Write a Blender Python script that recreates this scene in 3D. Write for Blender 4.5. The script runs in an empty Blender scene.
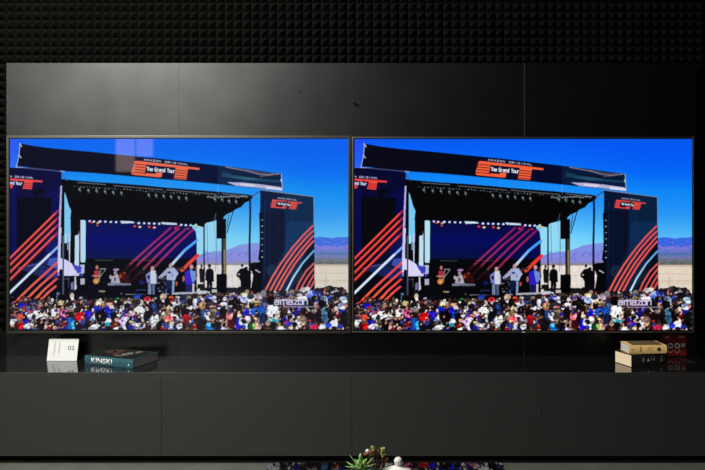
import bpy, bmesh, math, random
import numpy as np
from mathutils import Vector, Matrix
R = math.radians
C = bpy.context.scene.collection
sc = bpy.context.scene

# ---------------------------------------------------------------- camera, world, lights, exposure
F = 796.0                      # focal length in pixels of the 705 wide frame
HZ, CX, CAMZ = 189.0, 352.5, 1.452
cd = bpy.data.cameras.new('camera'); cam = bpy.data.objects.new('camera', cd); C.objects.link(cam)
cam.location = (0, 0, CAMZ); cam.rotation_euler = (R(90), 0, 0)
cd.sensor_width = 36; cd.lens = F/705*36; cd.shift_y = (HZ-235)/705; cd.clip_start = 0.05
sc.camera = cam
sc.view_settings.view_transform = 'Standard'; sc.view_settings.look = 'None'
sc.view_settings.gamma = 1; sc.view_settings.use_curve_mapping = False
sc.view_settings.exposure = 0.0
w = bpy.data.worlds.new('world'); sc.world = w; w.use_nodes = True
w.node_tree.nodes['Background'].inputs[0].default_value = (0.75, 0.85, 1, 1)
w.node_tree.nodes['Background'].inputs[1].default_value = 0.004

def area(name, loc, aim, sx, sy, power, col=(1, 1, 1)):
    l = bpy.data.lights.new(name, 'AREA'); l.shape = 'RECTANGLE'; l.size = sx; l.size_y = sy
    l.energy = power; l.color = col
    o = bpy.data.objects.new(name, l); C.objects.link(o); o.location = loc
    o.rotation_euler = (Vector(aim)-Vector(loc)).to_track_quat('-Z', 'Y').to_euler()
    return o
area('ceiling_light', (-1.9, 2.3, 3.6), (-.5, 4.5, .6), .5, .25, 225, (1, .985, .93))
area('wall_light', (-2.95, -1.5, 2.98), (-2.95, 4.6, 2.98), 2.9, 1.66, 92, (1, 1, .95))
area('window_light', (-3.0, -1.5, 1.93), (-3.0, 4.5, 1.93), .25, .50, 1.15, (1, .72, .72))
area('window_light', (-2.745, -1.5, 2.03), (-2.745, 4.5, 2.03), .22, .30, .55, (1, .75, .75))

DW, DF, DT = 4.606, 4.194, 4.5          # distances: panel face, cabinet front, television face
SHZ = CAMZ-(372.5-HZ)*DF/F              # worktop height
def P(px, py, D): return Vector(((px-CX)*D/F, D, CAMZ-(py-HZ)*D/F))

# ---------------------------------------------------------------- materials
def mat(name, col, rough=.5, metal=0, ior=1.5, spec=.5, coat=0, noise=0, nscale=20, bump=0, bscale=200, emis=None):
    m = bpy.data.materials.new(name); m.use_nodes = True; nt = m.node_tree; b = nt.nodes['Principled BSDF']
    b.inputs['Base Color'].default_value = (*col, 1); b.inputs['Roughness'].default_value = rough
    b.inputs['Metallic'].default_value = metal; b.inputs['IOR'].default_value = ior
    b.inputs['Specular IOR Level'].default_value = spec; b.inputs['Coat Weight'].default_value = coat
    tc = nt.nodes.new('ShaderNodeTexCoord')
    if noise:
        n = nt.nodes.new('ShaderNodeTexNoise'); n.inputs['Scale'].default_value = nscale; n.inputs['Detail'].default_value = 5
        nt.links.new(tc.outputs['Object'], n.inputs['Vector'])
        mr = nt.nodes.new('ShaderNodeMapRange'); mr.inputs['To Min'].default_value = 1-noise; mr.inputs['To Max'].default_value = 1+noise
        nt.links.new(n.outputs['Fac'], mr.inputs['Value'])
        mx = nt.nodes.new('ShaderNodeVectorMath'); mx.operation = 'SCALE'; mx.inputs[0].default_value = col
        nt.links.new(mr.outputs[0], mx.inputs['Scale']); nt.links.new(mx.outputs[0], b.inputs['Base Color'])
    if bump:
        n2 = nt.nodes.new('ShaderNodeTexNoise'); n2.inputs['Scale'].default_value = bscale
        nt.links.new(tc.outputs['Object'], n2.inputs['Vector'])
        bp = nt.nodes.new('ShaderNodeBump'); bp.inputs['Strength'].default_value = bump; bp.inputs['Distance'].default_value = .002
        nt.links.new(n2.outputs['Fac'], bp.inputs['Height']); nt.links.new(bp.outputs[0], b.inputs['Normal'])
    return m
M = {}
M['panel'] = mat('satin_black_panel', (.0006, .0006, .0006), .33, spec=.62, noise=.3, nscale=3)
M['panel_edge'] = mat('panel_edge_band', (.05, .05, .048), .4)
M['scuff'] = mat('scuff', (.002, .002, .002), .9, spec=.05)
M['cabinet'] = mat('satin_grey_cabinet', (.0115, .0125, .0108), .5, spec=.9, noise=.12, nscale=6)
M['lip'] = mat('worktop_edge', (.0125, .0135, .012), .5, spec=.9)
M['plinth'] = mat('plinth_black', (.001, .001, .001), .9, spec=.1)
M['top'] = mat('glossy_black_top', (.008, .008, .008), .09, ior=2.1, spec=.5, noise=.2, nscale=5)
M['foam'] = mat('acoustic_foam', (.0022, .0022, .0017), .95, spec=.07, noise=.4, nscale=60, bump=.4)
M['foamwall'] = mat('wall_paint_black', (.003, .003, .003), .95, spec=.1)
M['floor'] = mat('grey_floor', (.10, .108, .088), .5, noise=.35, nscale=9, bump=.1)
M['bezel'] = mat('bezel_metal', (.11, .105, .09), .38, metal=1)
M['bezel2'] = mat('bezel_dark_metal', (.42, .41, .38), .32, metal=1)
M['body'] = mat('tv_back', (.004, .004, .004), .6)
M['inner'] = mat('bezel_black', (.002, .002, .002), .5, spec=.2)
M['white'] = mat('paper_white', (.62, .62, .60), .75, noise=.02)
M['ink'] = mat('grey_ink', (.16, .16, .155), .8)
M['inklight'] = mat('pale_grey_ink', (.36, .36, .35), .8)
M['wire'] = mat('binding_wire', (.75, .75, .72), .4, metal=.3)
M['teal'] = mat('teal_cloth', (.018, .085, .105), .6, noise=.5, nscale=40)
M['darkcover'] = mat('dark_cover', (.006, .007, .006), .35, noise=.5, nscale=30)
M['coverart'] = mat('cover_art', (.07, .03, .02), .5, noise=.8, nscale=60)
M['coverart2'] = mat('cover_art_pale', (.13, .12, .10), .5, noise=.8, nscale=60)
M['pages'] = mat('page_block_grey', (.42, .39, .37), .85, noise=.15, nscale=90)
M['pagescream'] = mat('page_block_cream', (.90, .72, .48), .85, noise=.06, nscale=90)
M['pageswhite'] = mat('page_block_white', (.62, .62, .58), .85, noise=.06, nscale=90)
M['tan'] = mat('tan_spine', (.95, .62, .22), .55, noise=.12, nscale=40)
M['tandark'] = mat('tan_print', (.42, .20, .05), .6)
M['tancover'] = mat('tan_cover_print', (.17, .12, .06), .4, noise=.9, nscale=50)
M['blackspine'] = mat('black_spine', (.02, .021, .019), .35, noise=.3)
M['greyprint'] = mat('grey_print', (.30, .31, .29), .6)
M['whiteprint'] = mat('white_print', (.75, .76, .74), .6)
M['blackprint'] = mat('black_print', (.006, .012, .012), .5)
M['tealprint'] = mat('teal_print', (.05, .16, .16), .5)
M['red'] = mat('red_sign', (.13, .004, .007), .45, noise=.15)
M['pinkprint'] = mat('pink_print', (.85, .55, .55), .6)
M['halfprint'] = mat('dim_print', (.36, .22, .22), .6)
M['stylus'] = mat('stylus', (.010, .010, .010), .6, spec=.1)
M['tableblack'] = mat('table_glass', (.002, .002, .002), .02, ior=1.42)
M['tableleg'] = mat('table_leg', (.01, .01, .01), .4)
M['ceramic'] = mat('white_ceramic', (.72, .70, .62), .25, coat=.3)
M['leaf'] = mat('succulent_green', (.17, .34, .08), .45, noise=.5, nscale=30)
M['leaftip'] = mat('bud_green', (.30, .45, .13), .45, noise=.2)
M['leafgrey'] = mat('grey_green_leaf', (.17, .25, .15), .5, noise=.3)
M['leafyellow'] = mat('yellow_green_leaf', (.33, .36, .05), .5, noise=.4, nscale=50)
M['leafred'] = mat('rust_leaf', (.24, .075, .02), .5, noise=.5, nscale=50)
M['leafdark'] = mat('dark_leaf', (.075, .045, .015), .5, noise=.5, nscale=50)
M['stem'] = mat('stem_brown', (.10, .06, .02), .6)
M['pot'] = mat('pot_grey', (.12, .12, .11), .6)
M['soil'] = mat('soil', (.02, .013, .008), .95)

# ---------------------------------------------------------------- helpers
def box(bm, x0, x1, y0, y1, z0, z1, bev=0):
    vs = [bm.verts.new(v) for v in ((x0,y0,z0),(x1,y0,z0),(x1,y1,z0),(x0,y1,z0),(x0,y0,z1),(x1,y0,z1),(x1,y1,z1),(x0,y1,z1))]
    fs = [bm.faces.new([vs[i] for i in f]) for f in ((0,3,2,1),(4,5,6,7),(0,1,5,4),(1,2,6,5),(2,3,7,6),(3,0,4,7))]
    if bev:
        es = {e for f in fs for e in f.edges}
        bmesh.ops.bevel(bm, geom=list(es), offset=bev, segments=2, affect='EDGES', profile=.5)
def lathe(bm, prof, n=32, cx=0, cy=0):
    rings = []
    for r, z in prof:
        if r < 1e-5: rings.append([bm.verts.new((cx, cy, z))])
        else: rings.append([bm.verts.new((cx+r*math.cos(2*math.pi*k/n), cy+r*math.sin(2*math.pi*k/n), z)) for k in range(n)])
    for a, b in zip(rings, rings[1:]):
        for k in range(n):
            k2 = (k+1) % n
            if len(a) == 1 and len(b) == 1: continue
            if len(a) == 1: bm.faces.new((a[0], b[k], b[k2]))
            elif len(b) == 1: bm.faces.new((a[k], b[0], a[k2]))
            else: bm.faces.new((a[k], b[k], b[k2], a[k2]))
def tube(bm, pts, r, n=8):
    pts = [Vector(p) for p in pts]; prev = None; rs = r if isinstance(r, (list, tuple)) else [r]*len(pts)
    for i, p in enumerate(pts):
        d = (pts[min(i+1, len(pts)-1)]-pts[max(i-1, 0)]).normalized()
        a = d.orthogonal().normalized() if abs(d.z) > .99 else d.cross(Vector((0, 0, 1))).normalized(); b = d.cross(a)
        ring = [bm.verts.new(p+rs[i]*(math.cos(2*math.pi*k/n)*a+math.sin(2*math.pi*k/n)*b)) for k in range(n)]
        if prev:
            for k in range(n): bm.faces.new((prev[k], prev[(k+1) % n], ring[(k+1) % n], ring[k]))
        else: bm.faces.new(ring)
        prev = ring
    bm.faces.new(list(reversed(prev)))
_b = M['panel'].node_tree
_n = _b.nodes.new('ShaderNodeTexNoise'); _n.inputs['Scale'].default_value = 5; _n.inputs['Detail'].default_value = 6
_t = _b.nodes.new('ShaderNodeTexCoord'); _r = _b.nodes.new('ShaderNodeMapRange'); _r.inputs['To Min'].default_value = .45; _r.inputs['To Max'].default_value = .80
_b.links.new(_t.outputs['Object'], _n.inputs['Vector']); _b.links.new(_n.outputs['Fac'], _r.inputs['Value']); _b.links.new(_r.outputs[0], _b.nodes['Principled BSDF'].inputs['Specular IOR Level'])
def obj(name, bm, m, parent=None, smooth=False, loc=None):
    bmesh.ops.recalc_face_normals(bm, faces=bm.faces)
    me = bpy.data.meshes.new(name); bm.to_mesh(me); bm.free()
    if smooth:
        for p in me.polygons: p.use_smooth = True
    for q in (m if isinstance(m, list) else [m]): me.materials.append(q)
    o = bpy.data.objects.new(name, me); C.objects.link(o)
    if parent: o.parent = parent
    if loc: o.location = loc
    return o
def bxo(name, dims, m, parent=None, bev=0):
    bm = bmesh.new(); box(bm, *dims, bev=bev); return obj(name, bm, m, parent)
def tag(o, label, cat, group=None, kind=None):
    o['label'] = label; o['category'] = cat
    if group: o['group'] = group
    if kind: o['kind'] = kind
    return o
def thing(name, label, cat, loc=(0, 0, 0), rz=0, group=None):
    o = bpy.data.objects.new(name, None); C.objects.link(o); o.empty_display_size = .1
    o.location = loc; o.rotation_euler = (0, 0, rz); return tag(o, label, cat, group)
def text(name, body, width, height, loc, rot, m, parent, bold=0, depth=.0003):
    """lettering as a thin mesh, fitted into width x height, centred on loc"""
    cu = bpy.data.curves.new(name, 'FONT'); cu.body = body; cu.size = 1; cu.offset = bold; cu.resolution_u = 3
    o = bpy.data.objects.new(name, cu); C.objects.link(o); bpy.context.view_layer.update()
    me = bpy.data.meshes.new_from_object(o.evaluated_get(bpy.context.evaluated_depsgraph_get()))
    bpy.data.objects.remove(o)
    co = np.zeros(len(me.vertices)*3); me.vertices.foreach_get('co', co); co = co.reshape(-1, 3)
    lo, hi = co[:, :2].min(0), co[:, :2].max(0)
    co[:, 0] = (co[:, 0]-(lo[0]+hi[0])/2)/(hi[0]-lo[0])*width; co[:, 1] = (co[:, 1]-(lo[1]+hi[1])/2)/(hi[1]-lo[1])*height
    me.vertices.foreach_set('co', co.ravel())
    bm = bmesh.new(); bm.from_mesh(me); bpy.data.meshes.remove(me)
    r = bmesh.ops.extrude_face_region(bm, geom=bm.faces[:])
    for v in r['geom']:
        if isinstance(v, bmesh.types.BMVert): v.co.z += depth
    o = obj(name, bm, m, parent); o.location = loc; o.rotation_euler = rot
    return o

# ---------------------------------------------------------------- room shell
X0, X1 = -3.4, 3.4
o = bxo('floor', (X0, X1, -3, 4.9, -.1, 0), M['floor']); o['kind'] = 'structure'
o = bxo('wall_back', (X0, X1, 4.689, 4.9, 0, 3.1), M['foamwall']); o['kind'] = 'structure'

# ---------------------------------------------------------------- acoustic foam tiles
TS = .511; n = 10
bm = bmesh.new(); s = TS/n; hgt = .05
box(bm, .001, TS-.001, 0, .014, .001, TS-.001)
for i in range(n):
    for j in range(n):
        x0, z0 = i*s+.0012*(i == 0), j*s+.0012*(j == 0); x1, z1 = (i+1)*s-.0012*(i == n-1), (j+1)*s-.0012*(j == n-1)
        b = [bm.verts.new(q) for q in ((x0, 0, z0), (x1, 0, z0), (x1, 0, z1), (x0, 0, z1))]; e = .0012; cx, cz = (x0+x1)/2, (z0+z1)/2
        t = [bm.verts.new(q) for q in ((cx-e, -hgt+.014, cz-e), (cx+e, -hgt+.014, cz-e), (cx+e, -hgt+.014, cz+e), (cx-e, -hgt+.014, cz+e))]
        bm.faces.new(t)
        for k in range(4): bm.faces.new((b[k], b[(k+1) % 4], t[(k+1) % 4], t[k]))
foam0 = obj('acoustic_foam_tile', bm, M['foam'])
xt = [(-86+88.3*k-CX)*DW/F for k in range(9)]
ztop = CAMZ-(62.5-HZ)*4.62/F
used = False
def foam(x, z, lab, grp):
    global used
    o = foam0 if not used else foam0.copy()
    if used: C.objects.link(o)
    used = True
    o.location = (x, 4.6745, z); tag(o, lab, 'foam tile', grp)
for x in xt: foam(x, ztop, 'black pyramid acoustic foam tile in the row above the grey wall panels', 'foam tiles above the wall panels')
for k in range(1, 4):
    for x in xt[:2]: foam(x, ztop-k*TS, 'black pyramid acoustic foam tile in the dark strip left of the wall panels', 'foam tiles left of the wall panels')
    foam(xt[-1], ztop-k*TS, 'black pyramid acoustic foam tile on the strip right of the wall panels', 'foam tiles right of the wall panels')

# ---------------------------------------------------------------- wall panels behind the televisions
seams = [6.4, 178.5, 351.2, 524.5, 696.8]
plab = ['satin grey wall panel at the far left, behind the left half of the left television',
        'satin grey wall panel with a small dark mark, above the right half of the left television',
        'dark wall panel with a black scuff, above the left half of the right television',
        'near-black wall panel at the far right, above the right half of the right television']
ptop = CAMZ-(63-HZ)*DW/F
panels = []
for k in range(4):
    a = (seams[k]-CX)*DW/F; b = (seams[k+1]-CX)*DW/F
    t = thing('wall_panel', plab[k], 'wall panel', ((a+b)/2, DW+.0155, SHZ), group='wall panels behind the televisions')
    hw = (b-a)/2-.00015
    bxo('board', (-hw, hw, -.0155, .0135, 0, ptop-SHZ), M['panel'], t, bev=.0003)
    panels.append(t)
bxo('edge_band', (panels[2].location.x+.4995-.0005-panels[3].location.x, panels[2].location.x+.4995+.0012-panels[3].location.x, -.0162, -.0156, .0, ptop-SHZ), M['panel_edge'], panels[3])
def scuff(pan, pts, wd):
    bm = bmesh.new(); q = [P(x, y, DW-.0006)-pan.location for x, y in pts]
    tube(bm, q, [wd*.4]+[wd]*(len(q)-2)+[wd*.4], 6)
    for v in bm.verts: v.co.y = -.0155-.0007+(v.co.y-q[0].y)*.08
    obj('scuff', bm, M['scuff'], pan)
scuff(panels[1], [(298.6, 92), (300.3, 91.3), (302, 92.2)], .005)
scuff(panels[2], [(353, 103), (355, 104), (357, 105.3), (359.6, 105.8)], .0085)

# ---------------------------------------------------------------- low cabinets and worktop
cs = [-28.5, 161.5, 352, 541.5, 732]
clab = ['grey low cabinet unit at the far left, beneath the calendar and blue book',
        'grey low cabinet unit left of centre, beneath the right half of the left television',
        'grey low cabinet unit right of centre, behind the succulent and the white jar',
        'dark grey low cabinet unit at the far right, beneath the stacked books and red sign']
zb = CAMZ-(456-HZ)*DF/F; zd = CAMZ-(376.8-HZ)*DF/F
for k in range(4):
    a = (cs[k]-CX)*DF/F; b = (cs[k+1]-CX)*DF/F
    t = thing('low_cabinet', clab[k], 'cabinet', ((a+b)/2, DF, 0), group='low cabinet units')
    hw = (b-a)/2-.0004
    bxo('carcass', (-hw, hw, .021, .46, zb, zd+.0004), M['cabinet'], t)
    bxo('door', (-hw+.0004, hw-.0004, 0, .019, zb, zd-.0003), M['cabinet'], t, bev=.0006)
    bxo('plinth', (-hw, hw, .06, .44, 0, zb-.0005), M['plinth'], t)
a = (cs[0]-CX)*DF/F; b = (cs[-1]-CX)*DF/F
wt = thing('worktop', 'long glossy black worktop running over all the low cabinets', 'worktop', ((a+b)/2, DF, 0))
hw = (b-a)/2
bxo('slab', (-hw, hw, .004, .474, zd+.0007, SHZ-.0015), M['lip'], wt)
bxo('glass_surface', (-hw, hw, .0035, .474, SHZ-.0015, SHZ), M['top'], wt)
bxo('front_edge', (-hw, hw, -.0005, .0035, zd+.0007, SHZ), M['lip'], wt, bev=.0007)

# ---------------------------------------------------------------- the picture on both televisions
SX0, SX1, SY0, SY1 = 354.5, 692.3, 139.0, 330.2
K = 4; NW, NH = 676, 382
W, H = NW*2, NH*2
KX, KY = W/(SX1-SX0), H/(SY1-SY0)
img = np.zeros((H, W, 3), np.float32)
def col(c):
    if isinstance(c, str): c = tuple(int(c[i:i+2], 16) for i in (0, 2, 4))
    return np.array(c, np.float32)/255
def region(xs, ys, pad=0):
    x0 = max(0, int((min(xs)-pad-SX0)*KX)-1); x1 = min(W, int((max(xs)+pad-SX0)*KX)+2)
    y0 = max(0, int((min(ys)-pad-SY0)*KY)-1); y1 = min(H, int((max(ys)+pad-SY0)*KY)+2)
    if x1 <= x0 or y1 <= y0: return None
    X, Y = np.meshgrid((np.arange(x0, x1)+.5)/KX+SX0, (np.arange(y0, y1)+.5)/KY+SY0)
    return slice(y0, y1), slice(x0, x1), X, Y
def put(r, mask, c, a=1.0):
    v = img[r[0], r[1]]; al = (mask*a)[..., None].astype(np.float32); v[:] = v*(1-al)+(c if isinstance(c, np.ndarray) else col(c))*al
def poly(pts, c, a=1.0):
    r = region([p[0] for p in pts], [p[1] for p in pts])
    if r is None: return
    X, Y = r[2], r[3]; ins = np.zeros(X.shape, bool); n = len(pts)
    for i in range(n):
        x1, y1 = pts[i]; x2, y2 = pts[(i+1) % n]
        if y1 == y2: continue
        ins ^= ((Y < y1) != (Y < y2)) & (X < (x2-x1)*(Y-y1)/(y2-y1)+x1)
    put(r, ins.astype(np.float32), c, a)
def rect(x0, y0, x1, y1, c, a=1.0): poly([(x0, y0), (x1, y0), (x1, y1), (x0, y1)], c, a)
def ell(x, y, rx, ry, c, a=1.0):
    r = region((x-rx, x+rx), (y-ry, y+ry))
    if r is None: return
    put(r, (((r[2]-x)/rx)**2+((r[3]-y)/ry)**2 < 1).astype(np.float32), c, a)
def line(pts, w, c, a=1.0, c2=None):
    n = len(pts)-1
    for i in range(n):
        (x1, y1), (x2, y2) = pts[i], pts[i+1]; r = region((x1, x2), (y1, y2), w)
        if r is None: continue
        X, Y = r[2], r[3]; L = max((x2-x1)**2+(y2-y1)**2, 1e-9)
        t = np.clip(((X-x1)*(x2-x1)+(Y-y1)*(y2-y1))/L, 0, 1)
        d = np.hypot(X-x1-t*(x2-x1), Y-y1-t*(y2-y1))
        cc = col(c)
        if c2 is not None:
            u = ((t+i)/n)[..., None]; cc = (col(c)*(1-u)+col(c2)*u).astype(np.float32)
        put(r, np.clip((w/2-d)*KX+.5, 0, 1), cc, a)
G = {'A': [[(0,0),(.5,1),(1,0)],[(.2,.4),(.8,.4)]], 'M': [[(0,0),(0,1),(.5,.3),(1,1),(1,0)]], 'Z': [[(0,1),(1,1),(0,0),(1,0)]],
     'O': [[(0,0),(0,1),(1,1),(1,0),(0,0)]], 'N': [[(0,0),(0,1),(1,0),(1,1)]], 'R': [[(0,0),(0,1),(1,1),(1,.5),(0,.5),(1,0)]],
     'I': [[(.5,0),(.5,1)]], 'G': [[(1,1),(0,1),(0,0),(1,0),(1,.5),(.5,.5)]], 'L': [[(0,1),(0,0),(1,0)]], 'T': [[(0,1),(1,1)],[(.5,1),(.5,0)]],
     'h': [[(0,0),(0,1)],[(0,.6),(.9,.6),(.9,0)]], 'e': [[(0,.35),(1,.35),(1,.65),(0,.65),(0,0),(1,0)]],
     'r': [[(0,0),(0,.65),(.8,.65)]], 'a': [[(0,.65),(1,.65),(1,0),(0,0),(0,.35),(1,.35)]], 'n': [[(0,0),(0,.65),(1,.65),(1,0)]],
     'd': [[(1,.65),(0,.65),(0,0),(1,0),(1,1)]], 'o': [[(0,0),(0,.65),(1,.65),(1,0),(0,0)]], 'u': [[(0,.65),(0,0),(1,0),(1,.65)]],
     'm': [[(0,0),(0,.65),(1,.65),(1,0)],[(.5,.65),(.5,0)]], 'z': [[(0,.65),(1,.65),(0,0),(1,0)]]}
def word(s, x0, y0, x1, y1, h, w, c, fill=.72, a=1.0):
    n = len(s)
    for k, ch in enumerate(s):
        if ch == ' ': continue
        ax, ay = x0+(x1-x0)*k/n, y0+(y1-y0)*k/n; cw = (x1-x0)/n*fill; sl = (y1-y0)/(x1-x0)
        for st in G[ch]: line([(ax+u*cw, ay+u*cw*sl-v*h) for u, v in st], w, c, a)
rnd = random.Random(7)
# sky
Yf = ((np.arange(H)+.5)/KY+SY0)[:, None]*np.ones((1, W)); Xf = ((np.arange(W)+.5)/KX+SX0)[None, :]*np.ones((H, 1))
ky = [139, 160, 178, 200, 215, 235, 250]
for ch, vals in enumerate(([2, 2, 10, 38, 66, 112, 145], [88, 102, 134, 148, 172, 208, 220], [245, 246, 247, 246, 246, 250, 245])):
    img[..., ch] = np.interp(Yf+np.clip(Xf-560, 0, 90)*-.15, ky, vals)/255
img[..., 0] += (np.clip(375-Xf, 0, 20)/20*.13).astype(np.float32)
img[..., 1] -= (np.clip(375-Xf, 0, 20)/20*.05).astype(np.float32)
img[:] = np.clip(img, 0, 1)
# far mountains and sand
def ridge(pts, y1, c, a=1): poly(pts+[(pts[-1][0], y1), (pts[0][0], y1)], c, a)
ridge([(541,256),(548,254),(556,252),(566,251.5),(576,248.5),(583,245.5),(592,244),(604,243)], 266, (126,142,226))
ridge([(541,259),(560,257),(575,254),(590,252),(604,250)], 266, (134,134,220))
ridge([(541,262.5),(604,261.5)], 267, (134,134,176))
for _ in range(60):
    x = rnd.uniform(543, 603); y = rnd.uniform(249, 260); line([(x, y), (x+rnd.uniform(1, 3), y+rnd.uniform(.6, 2))], .5, rnd.choice([(84,104,205),(100,110,212),(165,160,232)]), .6)
for x in (548, 566, 574, 583, 590, 598): poly([(x,252.5),(x+4,250.5),(x+2,255),(x-4,259)], (96,112,208), .4)
rect(541, 264.3, 605, 293, (232,222,215)); rect(541, 264, 605, 265.5, (150,135,140))
ridge([(657,238.6),(663,237.2),(668,237.5),(675,238.6),(682,237.4),(687,237.8),(693,236.8)], 265, (58,104,225))
ridge([(657,245),(664,246.6),(672,246),(681,247.5),(693,244.5)], 265, (120,120,212))
ridge([(657,250.5),(670,249.5),(693,250.5)], 265, (105,118,195)); rect(657, 252.5, 693, 255.5, (82,112,172)); rect(657, 255.5, 693, 259, (108,116,170))
rect(657, 259, 693, 262, (104,112,124)); rect(657, 262, 693, 265, (96,98,98))
for _ in range(90):
    x = rnd.uniform(658, 692); y = rnd.uniform(240, 252); line([(x, y), (x+rnd.uniform(1, 3), y+rnd.uniform(-.3, 1.6))], .5, rnd.choice([(36,66,180),(150,130,225),(60,90,200)]), .6)
for _ in range(50):
    x = rnd.uniform(658, 692); y = rnd.uniform(259, 264.5); ell(x, y, rnd.uniform(.4, 1.2), .35, rnd.choice([(150,140,130),(70,76,78),(120,120,120)]), .7)
rect(657, 265, 693, 297, (226,210,192)); rect(657, 265, 693, 267, (205,185,165))
for y, c in ((273.5,(198,182,160)),(280.6,(190,168,120)),(283,(205,190,165)),(288,(210,196,180))): line([(657, y), (693, y+.6)], .8, c, .7)
line([(669.5, 277), (669.5, 290)], .5, (130,120,110), .8)
for _ in range(120): ell(rnd.uniform(657, 693), rnd.uniform(266, 296), rnd.uniform(.5, 2.5), .3, rnd.choice([(240,226,210),(200,180,160)]), .5)
for x in (571,576,582): line([(x, 276), (x, 292)], .4, (150,140,135), .7)
line([(569,275),(586,275)], .4, (160,150,145), .7)
# left area: backdrop of black scaffolding with slivers of sky
poly([(402,179),(432,182),(432,296),(402,296)], (2,2,6))
poly([(409,192),(411.5,198),(413.2,206),(415.6,211),(414.8,218),(415.2,235),(413.5,243),(408.8,242)], (120,200,245))
rect(411.8, 243, 412.6, 250, (120,200,245)); rect(409, 235, 411, 243.5, (175,225,245))
poly([(413.2,234),(415,234),(414.4,263),(413.4,262)], (200,200,232))
poly([(419.6,234),(423.8,233),(423.4,268),(419,266)], (190,222,240)); rect(422.3, 218, 423.4, 240, (190,190,235))
poly([(425,220.5),(429.2,220.5),(430.2,222),(429.8,263),(425.4,263)], (175,226,242)); rect(425, 221, 426, 262, (205,200,235))
rect(424.8, 265, 428.6, 274, (180,185,215)); rect(424.6, 279, 429, 285, (175,178,195)); rect(425, 274, 427.5, 276.5, (50,60,190))
# backdrop
rect(430.5, 220, 541, 263, (2,4,72))
poly([(541,220),(541,241),(539.8,232),(537,228)], (130,210,248))
for y in range(222, 262):
    t = abs(y-240)/22; rect(430.5, y, 500, y+1, (2, 6+int(10*(y > 248)*(y-248)/12), int(92-34*t)))
rect(536.5, 225, 541, 228.5, (130,210,248))
poly([(541,222),(570,222),(570,240),(541,252)], (150,218,248), .9)
rect(430.5, 259, 541, 296, (3,3,8))
line([(440,260.6),(457,260.9)], .9, (60,80,80), .7); line([(476,260.5),(499,260.9)], .9, (70,60,90), .7)
mg, mg2, dr = (150,26,92), (170,44,90), (95,8,26)
for pts in ([(515,228),(495,246),(474,265)], [(523,229),(503,245.3),(481,266)], [(529.5,230),(512,245.3),(488,269)], [(537.2,230),(520.5,245.3),(496,270)]):
    line(pts, 2.1, mg, .9, mg2)
for pts in ([(474,265),(466,273)], [(481,266),(471,276)], [(488,269),(474,283)], [(497,269),(484,281)]): line(pts, 2.0, (96,12,28), .75, (30,4,8))
rect(430.5, 262, 541, 263, (4,4,20), .4)
line([(541,241),(529,250.6)], 2.6, (60,160,255)); line([(529,250.6),(516,265)], 2.6, (90,170,250), 1, (214,226,236))
line([(541.5,256),(526,270.5)], 3.4, (235,40,40), 1, (255,84,50))
# roof of the stage
roof = [(404,178.6),(410,180),(440,182.5),(465,184),(490,186),(510,188),(555,191.5),(592,195),(598,196.5),(594,201),(589,203),(585,207.5),(580,209.5),(577,212),(571,214.5),(568,217),(566,222),(561,220),(556,222),(550,223.5),(547,227.5),(541,226),(520,223.5),(500,222.5),(480,221.5),(430.5,220),(424.5,219),(423,235),(419.5,236),(419,264),(415.6,262),(416,235),(416.5,212),(413,205),(410.5,196),(408,190),(404,186)]
poly(roof, (1,1,3))
poly([(505,222.5),(521,223.5),(521,225.5),(507,224.8)], (200,220,235)); poly([(464.3,221.3),(477,221.8),(479.5,223.4),(466,224)], (205,225,238))
for x, y, l in ((434,221.5,1.5),(438.3,222,1.9),(444.4,222,2.2),(449.7,222.2,1.9),(455.2,222.4,1.9),(460.5,222.5,1.8),(483,223.6,2.2),(488.4,223.7,1.7),(493.3,223.9,2.1),(498.5,224,2),(503.5,224.2,2),(525.4,225.3,2.1),(530,225.6,2),(534.8,225.7,1.8),(540,225.4,1.8)):
    ell(x, y, l*.65, 1.05, (214,226,240)); ell(x+.6, y+2, .9, .9, (2,2,10))
for x, y, c in ((436.3,222.8,(200,50,40)),(442.4,223.3,(215,160,100)),(479,226.6,(225,50,60)),(484.2,227.4,(250,220,140)),(493.6,227.3,(225,60,50)),(498.6,228,(245,190,120)),(519.8,228.6,(220,40,40)),(523,226.8,(150,30,30)),(532,229,(160,50,60)),(541.3,227,(225,190,90)),(441.8,225.7,(150,60,40))): ell(x, y, 1.5, 1, c)
for a_, b_ in (((422,182.9),(450,185)),((458,186),(507,190.2)),((511,190.2),(560,194.6)),((566,194),(591,196.8))): line([a_, b_], .7, (128,128,132), .85)
for x, y in ((424,190),(432.8,190.8),(441,191.2),(449.4,192),(457.6,192.8),(465.7,193.4),(493,195.4),(500.3,195.9),(507.8,196.4),(515.2,197.2),(523,198),(530.4,198.6),(559,199.5),(566,200),(573,201.4),(580,202)):
    ell(x, y, 1.1, 1.2, (112,130,130)); ell(x-.5, y-1.6, .7, .6, (60,72,74)); ell(x+.9, y+1.9, .6, .8, (70,84,84))
for x in np.arange(419, 590, 3.1):
    ell(x, 186.6+(x-419)*.066+rnd.uniform(-.6, .6), .8, .6, rnd.choice([(110,130,130),(60,90,100),(30,40,48),(140,150,150)]), .8)
for x in np.arange(552, 592, 2.6): ell(x, 197.2+rnd.uniform(-.8, .8), 1.2, .8, (150,170,180), .7)
line([(405.5,173),(411,181.5)], .6, (60,60,90)); line([(597,196),(605,191)], .8, (30,50,80)); line([(596,197),(605,196)], .6, (120,130,140))
line([(513,181),(513,190)], .6, (120,90,140), .5); line([(562,184),(562.5,195)], .5, (130,160,220), .8)
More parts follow.
